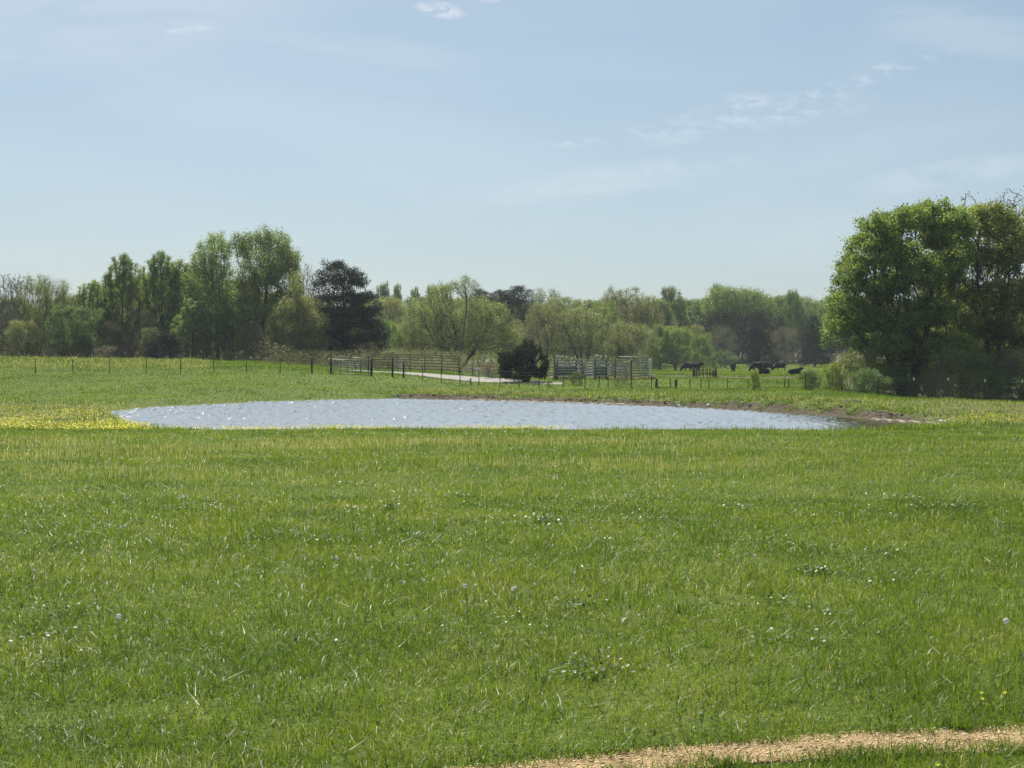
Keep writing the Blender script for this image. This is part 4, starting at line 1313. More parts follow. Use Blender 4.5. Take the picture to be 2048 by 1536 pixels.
wood(26, 740, 1320, 232, 290, lambda p: 650, (-8, 16), ['olive_b', 'olive_a', 'bud_a', 'round_b', 'vase_a'], 'lower budding tree standing before the far middle wood', 'lower trees before the far middle wood')
wood(40, 1290, 2200, 345, 385, sky_m, (0, 9), ['round_a', 'olive_a', 'yellow_a', 'poplar_b', 'yellow_a', 'poplar_a'], 'tree in the wood behind the cattle field', 'trees of the wood behind the cattle field')
wood(34, 1290, 2200, 338, 350, lambda p: 655, (-15, 18), ['olive_a', 'round_b', 'bud_a', 'round_a', 'yellow_a'], 'lower tree along the far edge of the cattle field', 'lower trees along the cattle field edge')
wood(16, 700, 2200, 395, 430, sky_m, (2, 6), ['round_a', 'olive_a', 'poplar_a'], 'faint treetop at the very back of the woods', 'farthest treetops')
wood(12, 1880, 2250, 135, 165, lambda p: 560, (0, 30), ['olive_a', 'bud_a', 'round_b'], 'tree in the shade behind the great pond trees', 'trees behind the great pond trees')

# shrubs
for row in [
    ('shrub_o', 1700, 700, 105, 90, 'olive shrub mass at the foot of the great tree, pond side'),
    ('shrub_y', 1668, 722, 103, 56, 'light green arching shrub beside the cattle field corner'),
    ('shrub_g', 1735, 735, 101, 70, 'green shrub with pale leaves just behind the wire fence'),
    ('shrub_o', 1740, 690, 108, 70, 'taller olive shrub leaning on the great tree'),
    ('shrub_o', 1900, 690, 106, 110, 'olive brown shrub between the two great trees'),
    ('shrub_b', 1880, 735, 103, 70, 'brown twiggy shrub under the fence between the great trees'),
    ('shrub_o', 1960, 700, 106, 90, 'olive shrub in front of the second great tree'),
    ('shrub_b', 2030, 690, 104, 90, 'dark brown shrub where the fence leaves the view'),
    ('shrub_g', 1985, 740, 102, 70, 'low green shrub behind the fence in deep shade'),
    ('shrub_g', 1800, 745, 106, 60, 'low dark shrub at the great trunk'),
    ('shrub_g', 2075, 720, 101, 90, 'shaded green shrub past the last fence post'),
    ('shrub_y', 1850, 748, 107, 60, 'low light shrub behind the great trunk'),
    ('shrub_g', 1618, 738, 102, 46, 'round light green bush alone on the bank'),
    ('shrub_y', 1510, 738, 101, 24, 'small upright yellow green bush by the fence posts'),
    ('shrub_g', 1153, 742, 119, 24, 'small dark bush among the posts before the pens'),
    ('shrub_b', 1234, 752, 118, 20, 'small brown weed clump before the pens'),
    ('shrub_b', 1250, 738, 121, 26, 'thin brown weeds against the pen boards'),
    ('shrub_o', 1098, 760, 116, 14, 'little weed clump beside the juniper'),
    ('shrub_y', 458, 702, 173.5, 24, 'pale green leafy shrub at the edge of the poplar wood'),
    ('shrub_o', 485, 700, 174, 26, 'olive shrub next to the pale leafy one'),
    ('shrub_y', 1262, 690, 262, 26, 'bright yellow sapling above the pen rails'),
    ('shrub_o', 1232, 690, 262, 60, 'dark olive bush behind the pen rails'),
    ('shrub_g', 1440, 700, 300, 60, 'soft green bush behind the lone rear facing cow'),
    ('shrub_b', 1645, 705, 330, 40, 'reddish brown bush by the distant cows'),
    ('shrub_b', 980, 722, 134, 44, 'grey leafless brush beside the dark juniper'),
    ('shrub_o', 560, 708, 172.5, 60, 'low olive scrub where the crest meets the wood'),
    ('shrub_b', 600, 715, 170, 60, 'leafless scrub on the crest near the gate'),
    ('shrub_b', 215, 690, 174, 50, 'low leafless scrub beside the brown thicket'),
]:
    k_, px_, top_, d_, w_, lab_ = row
    put(k_, px_, top_, d_, w_, lab_, 'bush', None, 'bush')
# hedge along the far field: countable bushes in a row
for i in range(26):
    p = 1296 + i * 13.5 + RR.uniform(-3, 3)
    put(RR.choice(['shrub_g', 'shrub_g', 'shrub_o']), p, RR.uniform(707, 716), RR.uniform(330, 336), RR.uniform(20, 32), 'green hedge bush in the row closing the cattle field', 'bush', 'hedge bushes along the far field', 'hedge_bush')


def undergrowth():
    # brushy mass of twigs and small leaves filling the foot of the woods
    rng = np.random.default_rng(77)

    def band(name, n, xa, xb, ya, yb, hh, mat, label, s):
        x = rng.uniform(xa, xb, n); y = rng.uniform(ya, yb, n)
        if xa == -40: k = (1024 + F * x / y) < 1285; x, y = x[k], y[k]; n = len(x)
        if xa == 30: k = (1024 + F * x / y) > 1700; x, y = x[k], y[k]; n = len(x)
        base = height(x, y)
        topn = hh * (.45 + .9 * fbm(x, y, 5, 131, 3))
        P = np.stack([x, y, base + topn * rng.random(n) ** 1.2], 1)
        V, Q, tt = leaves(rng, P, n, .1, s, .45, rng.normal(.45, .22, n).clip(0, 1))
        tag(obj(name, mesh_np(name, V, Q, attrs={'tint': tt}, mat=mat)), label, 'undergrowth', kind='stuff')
    band('undergrowth', 60000, -95, -22, 175.5, 200, 3.4, L_BUD, 'brown twiggy undergrowth filling the foot of the poplar wood', .16)
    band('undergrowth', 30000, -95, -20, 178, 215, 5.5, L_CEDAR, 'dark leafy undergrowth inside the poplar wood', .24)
    band('undergrowth', 60000, -110, -15, 203, 235, 6.5, L_GREEN, 'dim green brush closing the view through the poplar wood', .34)
    band('undergrowth', 40000, -40, 40, 205, 300, 2.6, L_OLIVE, 'grey brown undergrowth below the far middle wood', .24)
    band('undergrowth', 40000, 20, 160, 338, 380, 6.0, L_GREEN, 'green undergrowth below the wood behind the cattle field', .32)
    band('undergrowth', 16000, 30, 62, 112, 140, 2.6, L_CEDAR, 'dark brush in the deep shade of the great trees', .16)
    band('undergrowth', 30000, -30, -6, 158, 190, 2.6, L_BUD, 'twiggy brush behind the brown corral', .16)


undergrowth()


# ------------------------------------------------------------------ fences, gate, pens
def T_post(h=1.45, white=False):
    b = MB()
    b.box((0, 0, h / 2 - .15), (.075, .014, h + .3)); b.box((0, .028, h / 2 - .15), (.014, .045, h + .296))
    for k in range(int(h / .12)): b.box((0, -.014, .12 + k * .12), (.03, .016, .018))
    return b


def wire_fence(label, posts, h, nw, wood=(), tip=False, r=.0032, matpost=None):
    """posts: (px, d). A wire fence with T-posts; wood: indexes of thick timber posts"""
    P = [(gx(p, d), d) for p, d in posts]
    x0, y0 = P[0]; z0 = hz(x0, y0)
    e = empty('wire_fence', (x0, y0, z0))
    tag(e, label, 'fence')
    tm = T_post(h).mesh('post', matpost or M_POSTSTEEL)
    for i, (x, y) in enumerate(P):
        z = hz(x, y)
        if i in wood:
            b = MB(); b.tube([(0, 0, -.3), (0, 0, h * .5), (.01, 0, h + .12)], .085, 9, .078)
            o = b.build('post', M_WOODDARK, e, True)
        else:
            o = obj('post', tm, e)
        o.location = (x - x0, y - y0, z - z0)
        o.rotation_euler = (R.normal(0, .02), R.normal(0, .025), math.atan2(P[min(i + 1, len(P) - 1)][1] - P[max(i - 1, 0)][1], P[min(i + 1, len(P) - 1)][0] - P[max(i - 1, 0)][0]))
        if tip and i not in wood:
            b = MB(); b.box((0, 0, .09), (.085, .05, .20)); c = b.build('post_cap', M_WHITE, o); c.location = (0, .01, h - .1)
    for k in range(nw):
        hh = h * (.12 + .84 * k / (nw - 1))
        pts = []
        for i in range(len(P) - 1):
            for t in (0, .25, .5, .75):
                x = P[i][0] * (1 - t) + P[i + 1][0] * t; y = P[i][1] * (1 - t) + P[i + 1][1] * t
                zl = hz(*P[i]) * (1 - t) + hz(*P[i + 1]) * t
                pts.append((x - x0, y - y0 - .03, zl - z0 + hh - .03 * math.sin(math.pi * t)))
        pts.append((P[-1][0] - x0, P[-1][1] - y0 - .03, hz(*P[-1]) - z0 + hh))
        b = MB(); b.tube(pts, r, 4); b.build('wire', M_WIRE, e)
    return e


wire_fence('wire fence crossing the grass slope before the poplar wood, ending at a timber post', [(-150, 130), (-75, 130), (-2, 130), (71, 130), (146, 130), (219, 130), (292, 130.5), (361, 131), (427, 131.5), (493, 132), (560, 132), (624, 131.5)], 1.42, 5, wood=(11,))
wire_fence('wire fence along the gravel road between the gate posts and juniper', [(807, 128), (845, 125.5), (882, 123.5), (920, 121.5), (958, 119.5), (999, 117.6), (1038, 116), (1078, 115)], 1.42, 5, wood=(0,))
wire_fence('wire fence passing before the silver pens with a few slim posts', [(1126, 115), (1170, 114), (1197, 114), (1216, 114), (1263, 114), (1303, 114)], 1.05, 4)
wire_fence('low wire fence with short posts on the bank before the hay feeder', [(1341, 113), (1380, 112), (1402, 112), (1418, 111), (1455, 110), (1496, 108.5), (1570, 106), (1578, 106)], .78, 3)
wire_fence('wire fence with white topped posts in the shade of the great trees', [(1612, 100), (1684, 98), (1757, 96.5), (1826, 95.5), (1896, 94.5), (1970, 93.5), (2046, 92.5), (2122, 91.5), (2200, 90.5)], 1.45, 5, tip=True, r=.0035)
wire_fence('thin distant wire fence behind the dark round cedar', [(250, 171), (275, 171), (300, 171.2), (322, 171.2), (345, 171.2), (370, 171)], .75, 2, tip=True)


def timber_post(px, d, h, r, label, mat=M_WOODDARK):
    x = gx(px, d)
    b = MB(); b.tube([(0, 0, -.3), (.01, 0, h * .5), (0, .01, h)], r, 10, r * .9)
    o = b.build('fence_post', mat, None, True, (x, d, hz(x, d)))
    return tag(o, label, 'post')


timber_post(785, 129, 1.85, .10, 'tall dark timber post on the near side of the gravel road')
timber_post(737, 150, 1.7, .09, 'timber post beyond the gate at the corral corner')


def tube_gate(px0, d0, px1, d1, h, nrail, label, mat, verts, r=.028, lift=.15, arch=False):
    xa, ya, xb, yb = gx(px0, d0), d0, gx(px1, d1), d1
    za, zb = hz(xa, ya), hz(xb, yb)
    L = math.hypot(xb - xa, yb - ya)
    e = empty('field_gate', (xa, ya, za), math.atan2(yb - ya, xb - xa))
    tag(e, label, 'gate')
    dz = zb - za
    b = MB()
    b.tube([(0, 0, lift), (0, 0, lift + h), (L * .5, 0, lift + h + dz * .5), (L, 0, lift + h + dz), (L, 0, lift + dz), (L * .5, 0, lift + dz * .5), (0, 0, lift)], r, 8)
    b.build('gate_frame', mat, e, True)
    for k in range(1, nrail):
        zz_ = lift + h * k / nrail
        q = MB(); q.tube([(0, 0, zz_), (L, 0, zz_ + dz)], r * .8, 7); q.build('rail', mat, e, True)
    for v in verts:
        q = MB(); q.tube([(L * v, 0, lift + dz * v), (L * v, 0, lift + h + dz * v)], r * .9, 7); q.build('brace', mat, e, True)
    return e


timber_post(662, 130, 1.6, .10, 'dark timber post hinging the green tube gate')
timber_post(743, 129.5, 1.62, .10, 'dark timber post where the green gate closes at the road')
tube_gate(656, 131, 741, 130, 1.32, 6, 'dark green tube gate standing shut across the field corner', M_GREENSTEEL, (.14, .30, .46, .64, .78, .95), r=.032, lift=.08)
tube_gate(674, 138, 704, 138, 1.50, 6, 'grey tube gate leaf behind the green gate, further from the road', M_DULLSTEEL, (.5,), r=.03, lift=.1)
tube_gate(705, 137.5, 737, 137, 1.45, 6, 'grey tube gate leaf behind the green gate, nearer the road', M_DULLSTEEL, (.5,), r=.03, lift=.1)


def rail_fence(name, label, posts, h, rails, matp, matr, rw=.14, rt=.035, pr=.085, cat='fence', hp=None, tube=False, yoff=-.11):
    P = [(gx(p, d), d) for p, d in posts]
    x0, y0 = P[0]; z0 = hz(x0, y0)
    e = tag(empty(name, (x0, y0, z0)), label, cat)
    for i, (x, y) in enumerate(P):
        b = MB(); hh = (hp[i] if hp else h + R.uniform(.02, .14))
        if tube: b.tube([(0, 0, -.2), (0, 0, hh)], pr, 8)
        else: b.tube([(0, 0, -.3), (R.normal(0, .015), 0, hh * .5), (R.normal(0, .03), 0, hh)], pr, 8, pr * .92)
        o = b.build('post', matp, e, True); o.location = (x - x0, y - y0, hz(x, y) - z0)
    for k, rh in enumerate(rails):
        b = MB()
        for i in range(len(P) - 1):
            a = np.array([P[i][0] - x0, P[i][1] - y0 + yoff, hz(*P[i]) - z0 + rh + R.normal(0, .015)]); c = np.array([P[i + 1][0] - x0, P[i + 1][1] - y0 + yoff, hz(*P[i + 1]) - z0 + rh + R.normal(0, .015)])
            if tube: b.tube([a, c], rw / 2, 7)
            else:
                L = np.linalg.norm(c - a); ang = math.atan2(c[1] - a[1], c[0] - a[0]); pit = math.atan2(c[2] - a[2], L)
                Mr = np.array([[math.cos(pit), 0, -math.sin(pit)], [0, 1, 0], [math.sin(pit), 0, math.cos(pit)]])
                b.box((a + c) / 2, (L - .004, rt, rw * R.uniform(.9, 1.1)), ang, 1.0, Mr)
        b.build('rail', matr, e, tube)
    return e


# brown corral behind the road
rail_fence('corral_fence', 'weathered brown rail corral behind the gravel road', [(745, 152), (785, 151), (820, 150), (850, 149), (884, 148), (918, 146)], 1.9, (.35, .68, 1.0, 1.32, 1.62, 1.86), M_WOODBROWN, M_WOODBROWN, .085, hp=[2.0, 2.1, 2.0, 2.0, 2.2, 2.0], pr=.065)
rail_fence('corral_fence', 'lower brown rail fence running from the corral towards the dark juniper', [(919, 145.6), (945, 144), (975, 141), (1005, 138)], 1.15, (.3, .65, 1.0), M_WOODBROWN, M_WOODBROWN, .085, pr=.065)
rail_fence('cattle_panel_fence', 'dark tube cattle panel between the two tall roadside posts', [(784, 139), (796, 139), (812, 139)], 1.55, (.3, .55, .8, 1.05, 1.3, 1.5), M_DULLSTEEL, M_DULLSTEEL, .05, pr=.03, tube=True, yoff=0, hp=[1.5, 1.5, 1.5])
rail_fence('cattle_panel_fence', 'low grey tube panel lying before the corral near the juniper', [(925, 137), (950, 135.5), (985, 133)], .9, (.25, .5, .8), M_DULLSTEEL, M_DULLSTEEL, .06, pr=.03, tube=True, yoff=0, hp=[.85, .85, .85])
# silver pens
rail_fence('pen_fence', 'silver board pen fence with dark timber posts, side towards the pond', [(1090, 131), (1109, 130.5), (1114, 130.5), (1152, 130), (1164, 129.5), (1190, 129), (1213, 128.5), (1230, 128.5), (1262, 128)], 1.85, (.40, .66, .92, 1.20, 1.50, 1.82), M_WOODDARK, M_SILVERBOARD, .11, hp=[1.9, 2.2, 1.75, 1.9, 1.85, 1.95, 1.9, 1.8, 1.85])
rail_fence('pen_fence', 'tall slatted silver end pen with high top bar', [(1262, 129.5), (1280, 129.5), (1297, 129.5)], 2.1, (.30, .55, .80, 1.05, 1.30, 1.55, 1.80), M_GALV, M_SILVERBOARD, .12, hp=[2.15, 1.9, 2.15], pr=.04, tube=False)
b = MB(); b.tube([(gx(1238, 130) - gx(1262, 129.5), .5, 2.13), (0, 0, 2.13), (gx(1297, 129.5) - gx(1262, 129.5), 0, 2.13)], .035, 8)
_pen = [o for o in bpy.data.objects if o.name.startswith('pen_fence')][-1]
b.build('top_bar', M_GALV, _pen, True)
rail_fence('pen_fence', 'back row of grey tube cattle panels inside the silver pens', [(1118, 141), (1145, 141), (1172, 141), (1200, 141), (1228, 141), (1255, 141), (1290, 140)], 1.7, (.3, .6, .9, 1.15, 1.4, 1.68), M_GALV, M_GALV, .06, pr=.035, tube=True, yoff=0)
rail_fence('pen_fence', 'middle row of grey board panels dividing the silver pens', [(1112, 135.5), (1140, 135.5), (1168, 135.5), (1196, 135.5), (1224, 135.5), (1252, 135.5)], 1.5, (.35, .62, .9, 1.18, 1.45), M_WOOD, M_SILVERBOARD, .13)
rail_fence('pen_fence', 'short side panel closing the silver pens by the pasture', [(1297, 129.8), (1300, 133.5), (1303, 137.5)], 1.75, (.3, .55, .8, 1.05, 1.3, 1.55, 1.75), M_GALV, M_GALV, .07, pr=.035, tube=True, yoff=0)


def chute(px, d, w, label, topz=2.15):
    """cattle squeeze chute: sheeted sides, barred gate, arched top"""
    x = gx(px, d)
    e = tag(empty('cattle_chute', (x, d, hz(x, d))), label, 'cattle chute')
    for s in (-1, 1):
        b = MB(); b.box((0, s * .42, .75), (w, .04, .9)); b.build('side_panel', M_DULLSTEEL, e)
        b = MB()
        for k in range(6):
            b.tube([(-w / 2 + w * k / 5, s * .42, .1), (-w / 2 + w * k / 5, s * .42, 1.75)], .025, 6)
        b.tube([(-w / 2, s * .42, 1.75), (w / 2, s * .42, 1.75)], .03, 6)
        b.build('bars', M_GALV, e, True)
    for k in (-1, 0, 1):
        b = MB(); b.tube([(k * w * .45, -.45, 1.7), (k * w * .45, -.3, topz - .05), (k * w * .45, 0, topz), (k * w * .45, .3, topz - .05), (k * w * .45, .45, 1.7)], .035, 7); b.build('arch', M_GALV, e, True)
    b = MB(); b.box((-w * .3, 0, topz + .02), (w * .4, .5, .12)); b.build('top_cover', M_WHITE, e)
    b = MB(); b.box((0, 0, .10), (w, .8, .08)); b.build('floor', M_WOOD, e)
    return e


chute(1133, 132.6, 1.9, 'grey sheeted cattle chute with pale top inside the pens, next to the juniper')
chute(1202, 132.6, 1.1, 'short cattle head chute with pale top in the middle of the pens', 2.2)


def hay_feeder():
    d = 139; x = gx(1409.5, d); z = hz(x, d)
    e = tag(empty('hay_feeder', (x, d, z)), 'round dark steel hay ring with upright bars on trampled ground', 'hay feeder')
    rad = 1.18
    for hh, nm, rr in ((.03, 'ring', .03), (.45, 'ring', .03), (.80, 'ring', .018)):
        b = MB(); pts = [(rad * math.cos(t), rad * math.sin(t), hh) for t in np.linspace(0, 2 * math.pi, 37)]; b.tube(pts, rr, 6); b.build(nm, M_POSTSTEEL, e, True)
    for k in range(20):
        t = k / 20 * 2 * math.pi + .08
        b = MB(); b.tube([(rad * math.cos(t), rad * math.sin(t), 0), (rad * math.cos(t), rad * math.sin(t), .6), (rad * 1.04 * math.cos(t), rad * 1.04 * math.sin(t), 1.10)], .048, 6); b.build('bar', M_WOODDARK, e, True)
    # remains of hay
    rng = np.random.default_rng(9); n = 2600
    r_ = 1.0 * np.sqrt(rng.random(n)); a = rng.random(n) * 6.28
    M = grass_mat('hay', [(0, (.30, .24, .13)), (1, (.55, .48, .34))], .2, .8, .1)
    me = blades('hay_pile', r_ * np.cos(a), r_ * np.sin(a), .02 + .22 * (1 - r_) * rng.random(n), rng.uniform(.06, .2, n), rng.uniform(.02, .04, n), rng.uniform(.6, 1.8, n), rng.random(n), M, 1)
    tag(obj('hay_pile', me, None, (x, d, z)), 'leftover pale hay scattered inside the round feeder', 'hay', kind='stuff')


hay_feeder()


def low_bars():
    d = 113.5
    xa, xb = gx(1313, d), gx(1352, d)
    e = tag(empty('timber_brace', (xa, d, hz(xa, d))), 'two stubby dark timber posts joined by a low rail', 'fence brace')
    for x in (0, xb - xa):
        b = MB(); b.tube([(x, 0, -.25), (x, 0, .4), (x + .01, 0, .76)], .11, 10, .10); b.build('post', M_WOODDARK, e, True)
    b = MB(); b.tube([(.10, 0, .06), (xb - xa - .10, 0, .05)], .045, 8); b.build('rail', M_WOODDARK, e, True)


low_bars()


def marker():
    d = 120.5; x = gx(941, d)
    e = tag(empty('marker_post', (x, d, hz(x, d))), 'short grey concrete marker post with a pale cap beside the road', 'post')
    b = MB(); b.box((0, 0, .24), (.17, .17, .6), 0, .92); b.build('shaft', M_SILVERBOARD, e)
    b = MB(); b.box((0, 0, .575), (.24, .24, .07)); b.build('cap', M_WHITE, e)


marker()


# ------------------------------------------------------------------ cows
def skin_mesh(name, chains, mat, subs=2):
    """chains: list of lists of (x,y,z,rx,ry); later chains start at (chain, index) references"""
    verts, edges, rad = [], [], []
    idx_ = {}
    for ci, (start, pts) in enumerate(chains):
        prev = None if start is None else idx_[start]
        for pi, (x, y, z, ra, rb) in enumerate(pts):
            verts.append((x, y, z)); rad.append((ra, rb)); i = len(verts) - 1; idx_[(ci, pi)] = i
            if prev is not None: edges.append((prev, i))
            prev = i
    me = bpy.data.meshes.new(name); me.from_pydata(verts, edges, [])
    o = bpy.data.objects.new(name, me); COL.objects.link(o)
    sk = o.modifiers.new('skin', 'SKIN'); sk.use_smooth_shade = True
    for v, r_ in zip(me.skin_vertices[0].data, rad): v.radius = (r_[0] * (1.28 if r_[0] > .17 else 1.12), r_[1] * (1.28 if r_[0] > .17 else 1.12))
    me.skin_vertices[0].data[0].use_root = True
    sb = o.modifiers.new('sub', 'SUBSURF'); sb.levels = subs; sb.render_levels = subs
    dg = bpy.context.evaluated_depsgraph_get()
    res = bpy.data.meshes.new_from_object(o.evaluated_get(dg))
    bpy.data.objects.remove(o)
    res.name = name; res.materials.clear(); res.materials.append(mat)
    return res


def cow_mesh(pose):
    if pose == 'lying':
        ch = [(None, [(.35, 0, .55, .36, .34), (.75, 0, .50, .34, .33), (1.0, 0, .48, .24, .25)]),
              ((0, 0), [(-.15, 0, .56, .38, .36), (-.55, 0, .60, .33, .34), (-.85, 0, .78, .20, .24), (-1.05, 0, 1.0, .14, .17), (-1.25, 0, 1.02, .13, .14), (-1.5, .0, .88, .09, .09)]),
              ((1, 1), [(-.65, -.25, .30, .13, .13), (-1.05, -.28, .12, .08, .08), (-.75, -.33, .07, .06, .06)]),
              ((1, 1), [(-.65, .25, .30, .13, .13), (-1.0, .28, .12, .08, .08), (-.72, .30, .07, .06, .06)]),
              ((0, 1), [(.60, -.32, .32, .20, .18), (.25, -.42, .16, .10, .10), (.62, -.46, .08, .06, .06)]),
              ((0, 1), [(.65, .32, .32, .20, .18), (.30, .40, .16, .10, .10), (.65, .44, .08, .06, .06)]),
              ((0, 2), [(1.22, 0, .50, .05, .05), (1.30, .05, .12, .03, .03)]),
              ((1, 3), [(-1.02, -.22, 1.04, .05, .02)]), ((1, 3), [(-1.02, .22, 1.04, .05, .02)])]
    else:
        if pose == 'graze':
            head = [(-.65, 0, 1.02, .32, .36), (-.95, 0, .84, .23, .28), (-1.22, 0, .58, .15, .19), (-1.38, 0, .36, .13, .15), (-1.50, 0, .12, .09, .09)]
            ear = (-1.25, .60)
        else:
            head = [(-.65, 0, 1.10, .30, .34), (-.92, 0, 1.18, .19, .24), (-1.15, 0, 1.28, .14, .17), (-1.35, 0, 1.22, .13, .15), (-1.60, 0, 1.05, .09, .09)]
            ear = (-1.18, 1.36)
        ch = [(None, [(.30, 0, .98, .37, .36), (.72, 0, 1.03, .33, .34), (.98, 0, 1.05, .22, .26)]),
              ((0, 0), [(-.15, 0, .96, .38, .36), (-.45, 0, 1.0, .33, .34)]),
              ((1, 1), head),
              ((1, 1), [(-.50, -.20, .70, .13, .12), (-.52, -.20, .40, .075, .075), (-.50, -.20, .14, .05, .05), (-.53, -.20, .02, .065, .06)]),
              ((1, 1), [(-.46, .20, .70, .13, .12), (-.38, .20, .40, .075, .075), (-.34, .20, .14, .05, .05), (-.37, .20, .02, .065, .06)]),
              ((0, 1), [(.78, -.21, .74, .18, .15), (.74, -.22, .58, .12, .10), (.90, -.22, .40, .07, .065), (.86, -.22, .14, .05, .05), (.83, -.22, .02, .065, .06)]),
              ((0, 1), [(.80, .21, .74, .18, .15), (.90, .22, .58, .12, .10), (1.04, .22, .42, .07, .065), (1.02, .22, .14, .05, .05), (.99, .22, .02, .065, .06)]),
              ((0, 2), [(1.20, 0, 1.10, .045, .045), (1.26, 0, .80, .03, .03), (1.27, 0, .48, .045, .045)]),
              ((2, 2), [(ear[0], -.24, ear[1] + .02, .05, .02)]), ((2, 2), [(ear[0], .24, ear[1] + .02, .05, .02)])]
    return skin_mesh('cow', ch, M_COW, 2)


COWM = {k: cow_mesh(k) for k in ('graze', 'stand', 'lying')}


def cow(pose, px, d, rz, label, s=1.0):
    x = gx(px, d)
    o = obj('cow', COWM[pose], None, (x, d, hz(x, d)))
    o.rotation_euler = (0, 0, rz); o.scale = (s * .86, s * .95, s)
    tag(o, label, 'cow', 'black cows in the far pasture')
    return o


# rz 0: head towards -x
cow('graze', 1376, 238, .25, 'black cow grazing at the head of the pair above the hay ring', 1.12)
cow('stand', 1391, 236, 2.8, 'black cow standing half behind the hay ring, body joined to a grazing cow', 1.1)
cow('graze', 1466.5, 238, math.pi / 2 - .1, 'black cow seen end on, alone between the hay ring and the group', 1.15)
cow('graze', 1513, 238, .35, 'black cow grazing, first of the row of three by the bush', 1.15)
cow('stand', 1517, 262, 2.9, 'black cow showing its back just above the first grazing one', 1.2)
cow('graze', 1535, 244, .5, 'black cow grazing in the middle of the row of three', 1.15)
cow('graze', 1560, 248, .15, 'black cow grazing at the end of the row of three, thinner and side on', 1.1)
cow('lying', 1528, 190, .5, 'black cow lying on bare ground just behind the yellow green bush', .95)
cow('lying', 1590, 186, 2.6, 'black cow lying alone in the grass near the light green bush', .95)
cow('stand', 1626, 326, math.pi / 2, 'small distant dark cow at the wood edge by the dark cedar', 1.1)
cw = cow('stand', 1650, 326, .3, 'distant black cow with a white patch near the great tree', 1.3)
b = MB()
V_ = []
for i in range(7):
    for j in range(10):
        th = math.pi * i / 6; ph = 2 * math.pi * j / 10
        V_.append((.15 + .28 * math.sin(th) * math.cos(ph), -.30 + .12 * math.sin(th) * math.sin(ph), .86 + .24 * math.cos(th)))
q_ = [(i * 10 + j, i * 10 + (j + 1) % 10, (i + 1) * 10 + (j + 1) % 10, (i + 1) * 10 + j) for i in range(6) for j in range(10)]
b.add(V_, q_)
b.build('white_patch', M_WHITEHIDE, cw, True)


# ------------------------------------------------------------------ small things
def stone(px, d, r, label, mat=M_WHITE, group=None, up=.5, name='stone', cat='stone'):
    rng = np.random.default_rng(int(px * 7 + r * 1000))
    x = gx(px, d)
    V_ = []
    for i in range(7):
        for j in range(9):
            th = math.pi * i / 6; ph = 2 * math.pi * j / 9
            k = 1 + rng.normal(0, .09) * math.sin(th)
            V_.append((r * k * math.sin(th) * math.cos(ph), r * .8 * k * math.sin(th) * math.sin(ph), r * .72 * k * math.cos(th)))
    q_ = [(i * 9 + j, i * 9 + (j + 1) % 9, (i + 1) * 9 + (j + 1) % 9, (i + 1) * 9 + j) for i in range(6) for j in range(9)]
    b = MB(); b.add(V_, q_)
    return tag(b.build(name, mat, None, True, (x, d, hz(x, d) + r * up)), label, cat, group)


stone(1418, 86.8, .16, 'white rounded stone sitting up on the muddy far bank')
stone(1358, 87.8, .10, 'small white stone at the water line below the mud bank', up=.9)
stone(1884, 63.6, .13, 'white stone at the pond tip, the larger of two together')
stone(1892, 63.4, .09, 'smaller white stone beside the larger one at the pond tip')
M_ROCK = surface_mat('bank_rock', (.16, .13, .10), (.34, .29, .24), 4, .9, .5, 20)


def clods():
    # clods and turf lumps of the broken shore, nobody could count them
    rng = np.random.default_rng(19); n = 9000
    x = rng.uniform(-16, 22, n); y = rng.uniform(64, 116, n); s = pond_sd(x, y)
    er = bank_params(x, y)
    k = (s > .3) & (s < 5) & (rng.random(n) < er * (1 - smoothstep(2, 5, s)))
    x, y, s = x[k], y[k], s[k]; n = len(x)
    r = rng.uniform(.03, .09, n)
    base = np.array([[1, 0, 0], [-1, 0, 0], [0, 1, 0], [0, -1, 0], [0, 0, 1], [0, 0, -1]], float)
    P = base[None] * r[:, None, None] * rng.uniform(.7, 1.4, (n, 1, 3)) * np.array([1.3, 1.3, .6]) + rng.normal(0, .2, (n, 6, 3)) * r[:, None, None]
    P = P + np.stack([x, y, height(x, y)], 1)[:, None]
    T = np.array([(0, 2, 4), (2, 1, 4), (1, 3, 4), (3, 0, 4), (2, 0, 5), (1, 2, 5), (3, 1, 5), (0, 3, 5)])
    T = (np.arange(n)[:, None, None] * 6 + T[None]).reshape(-1, 3)
    tag(obj('mud_clods', mesh_np('mud_clods', P.reshape(-1, 3), None, T, mat=surface_mat('mud', (.05, .036, .025), (.17, .125, .085), 1.5, .95, .5, 20))), 'mud clods and broken turf along the eroded far bank', 'mud', kind='stuff')


clods()


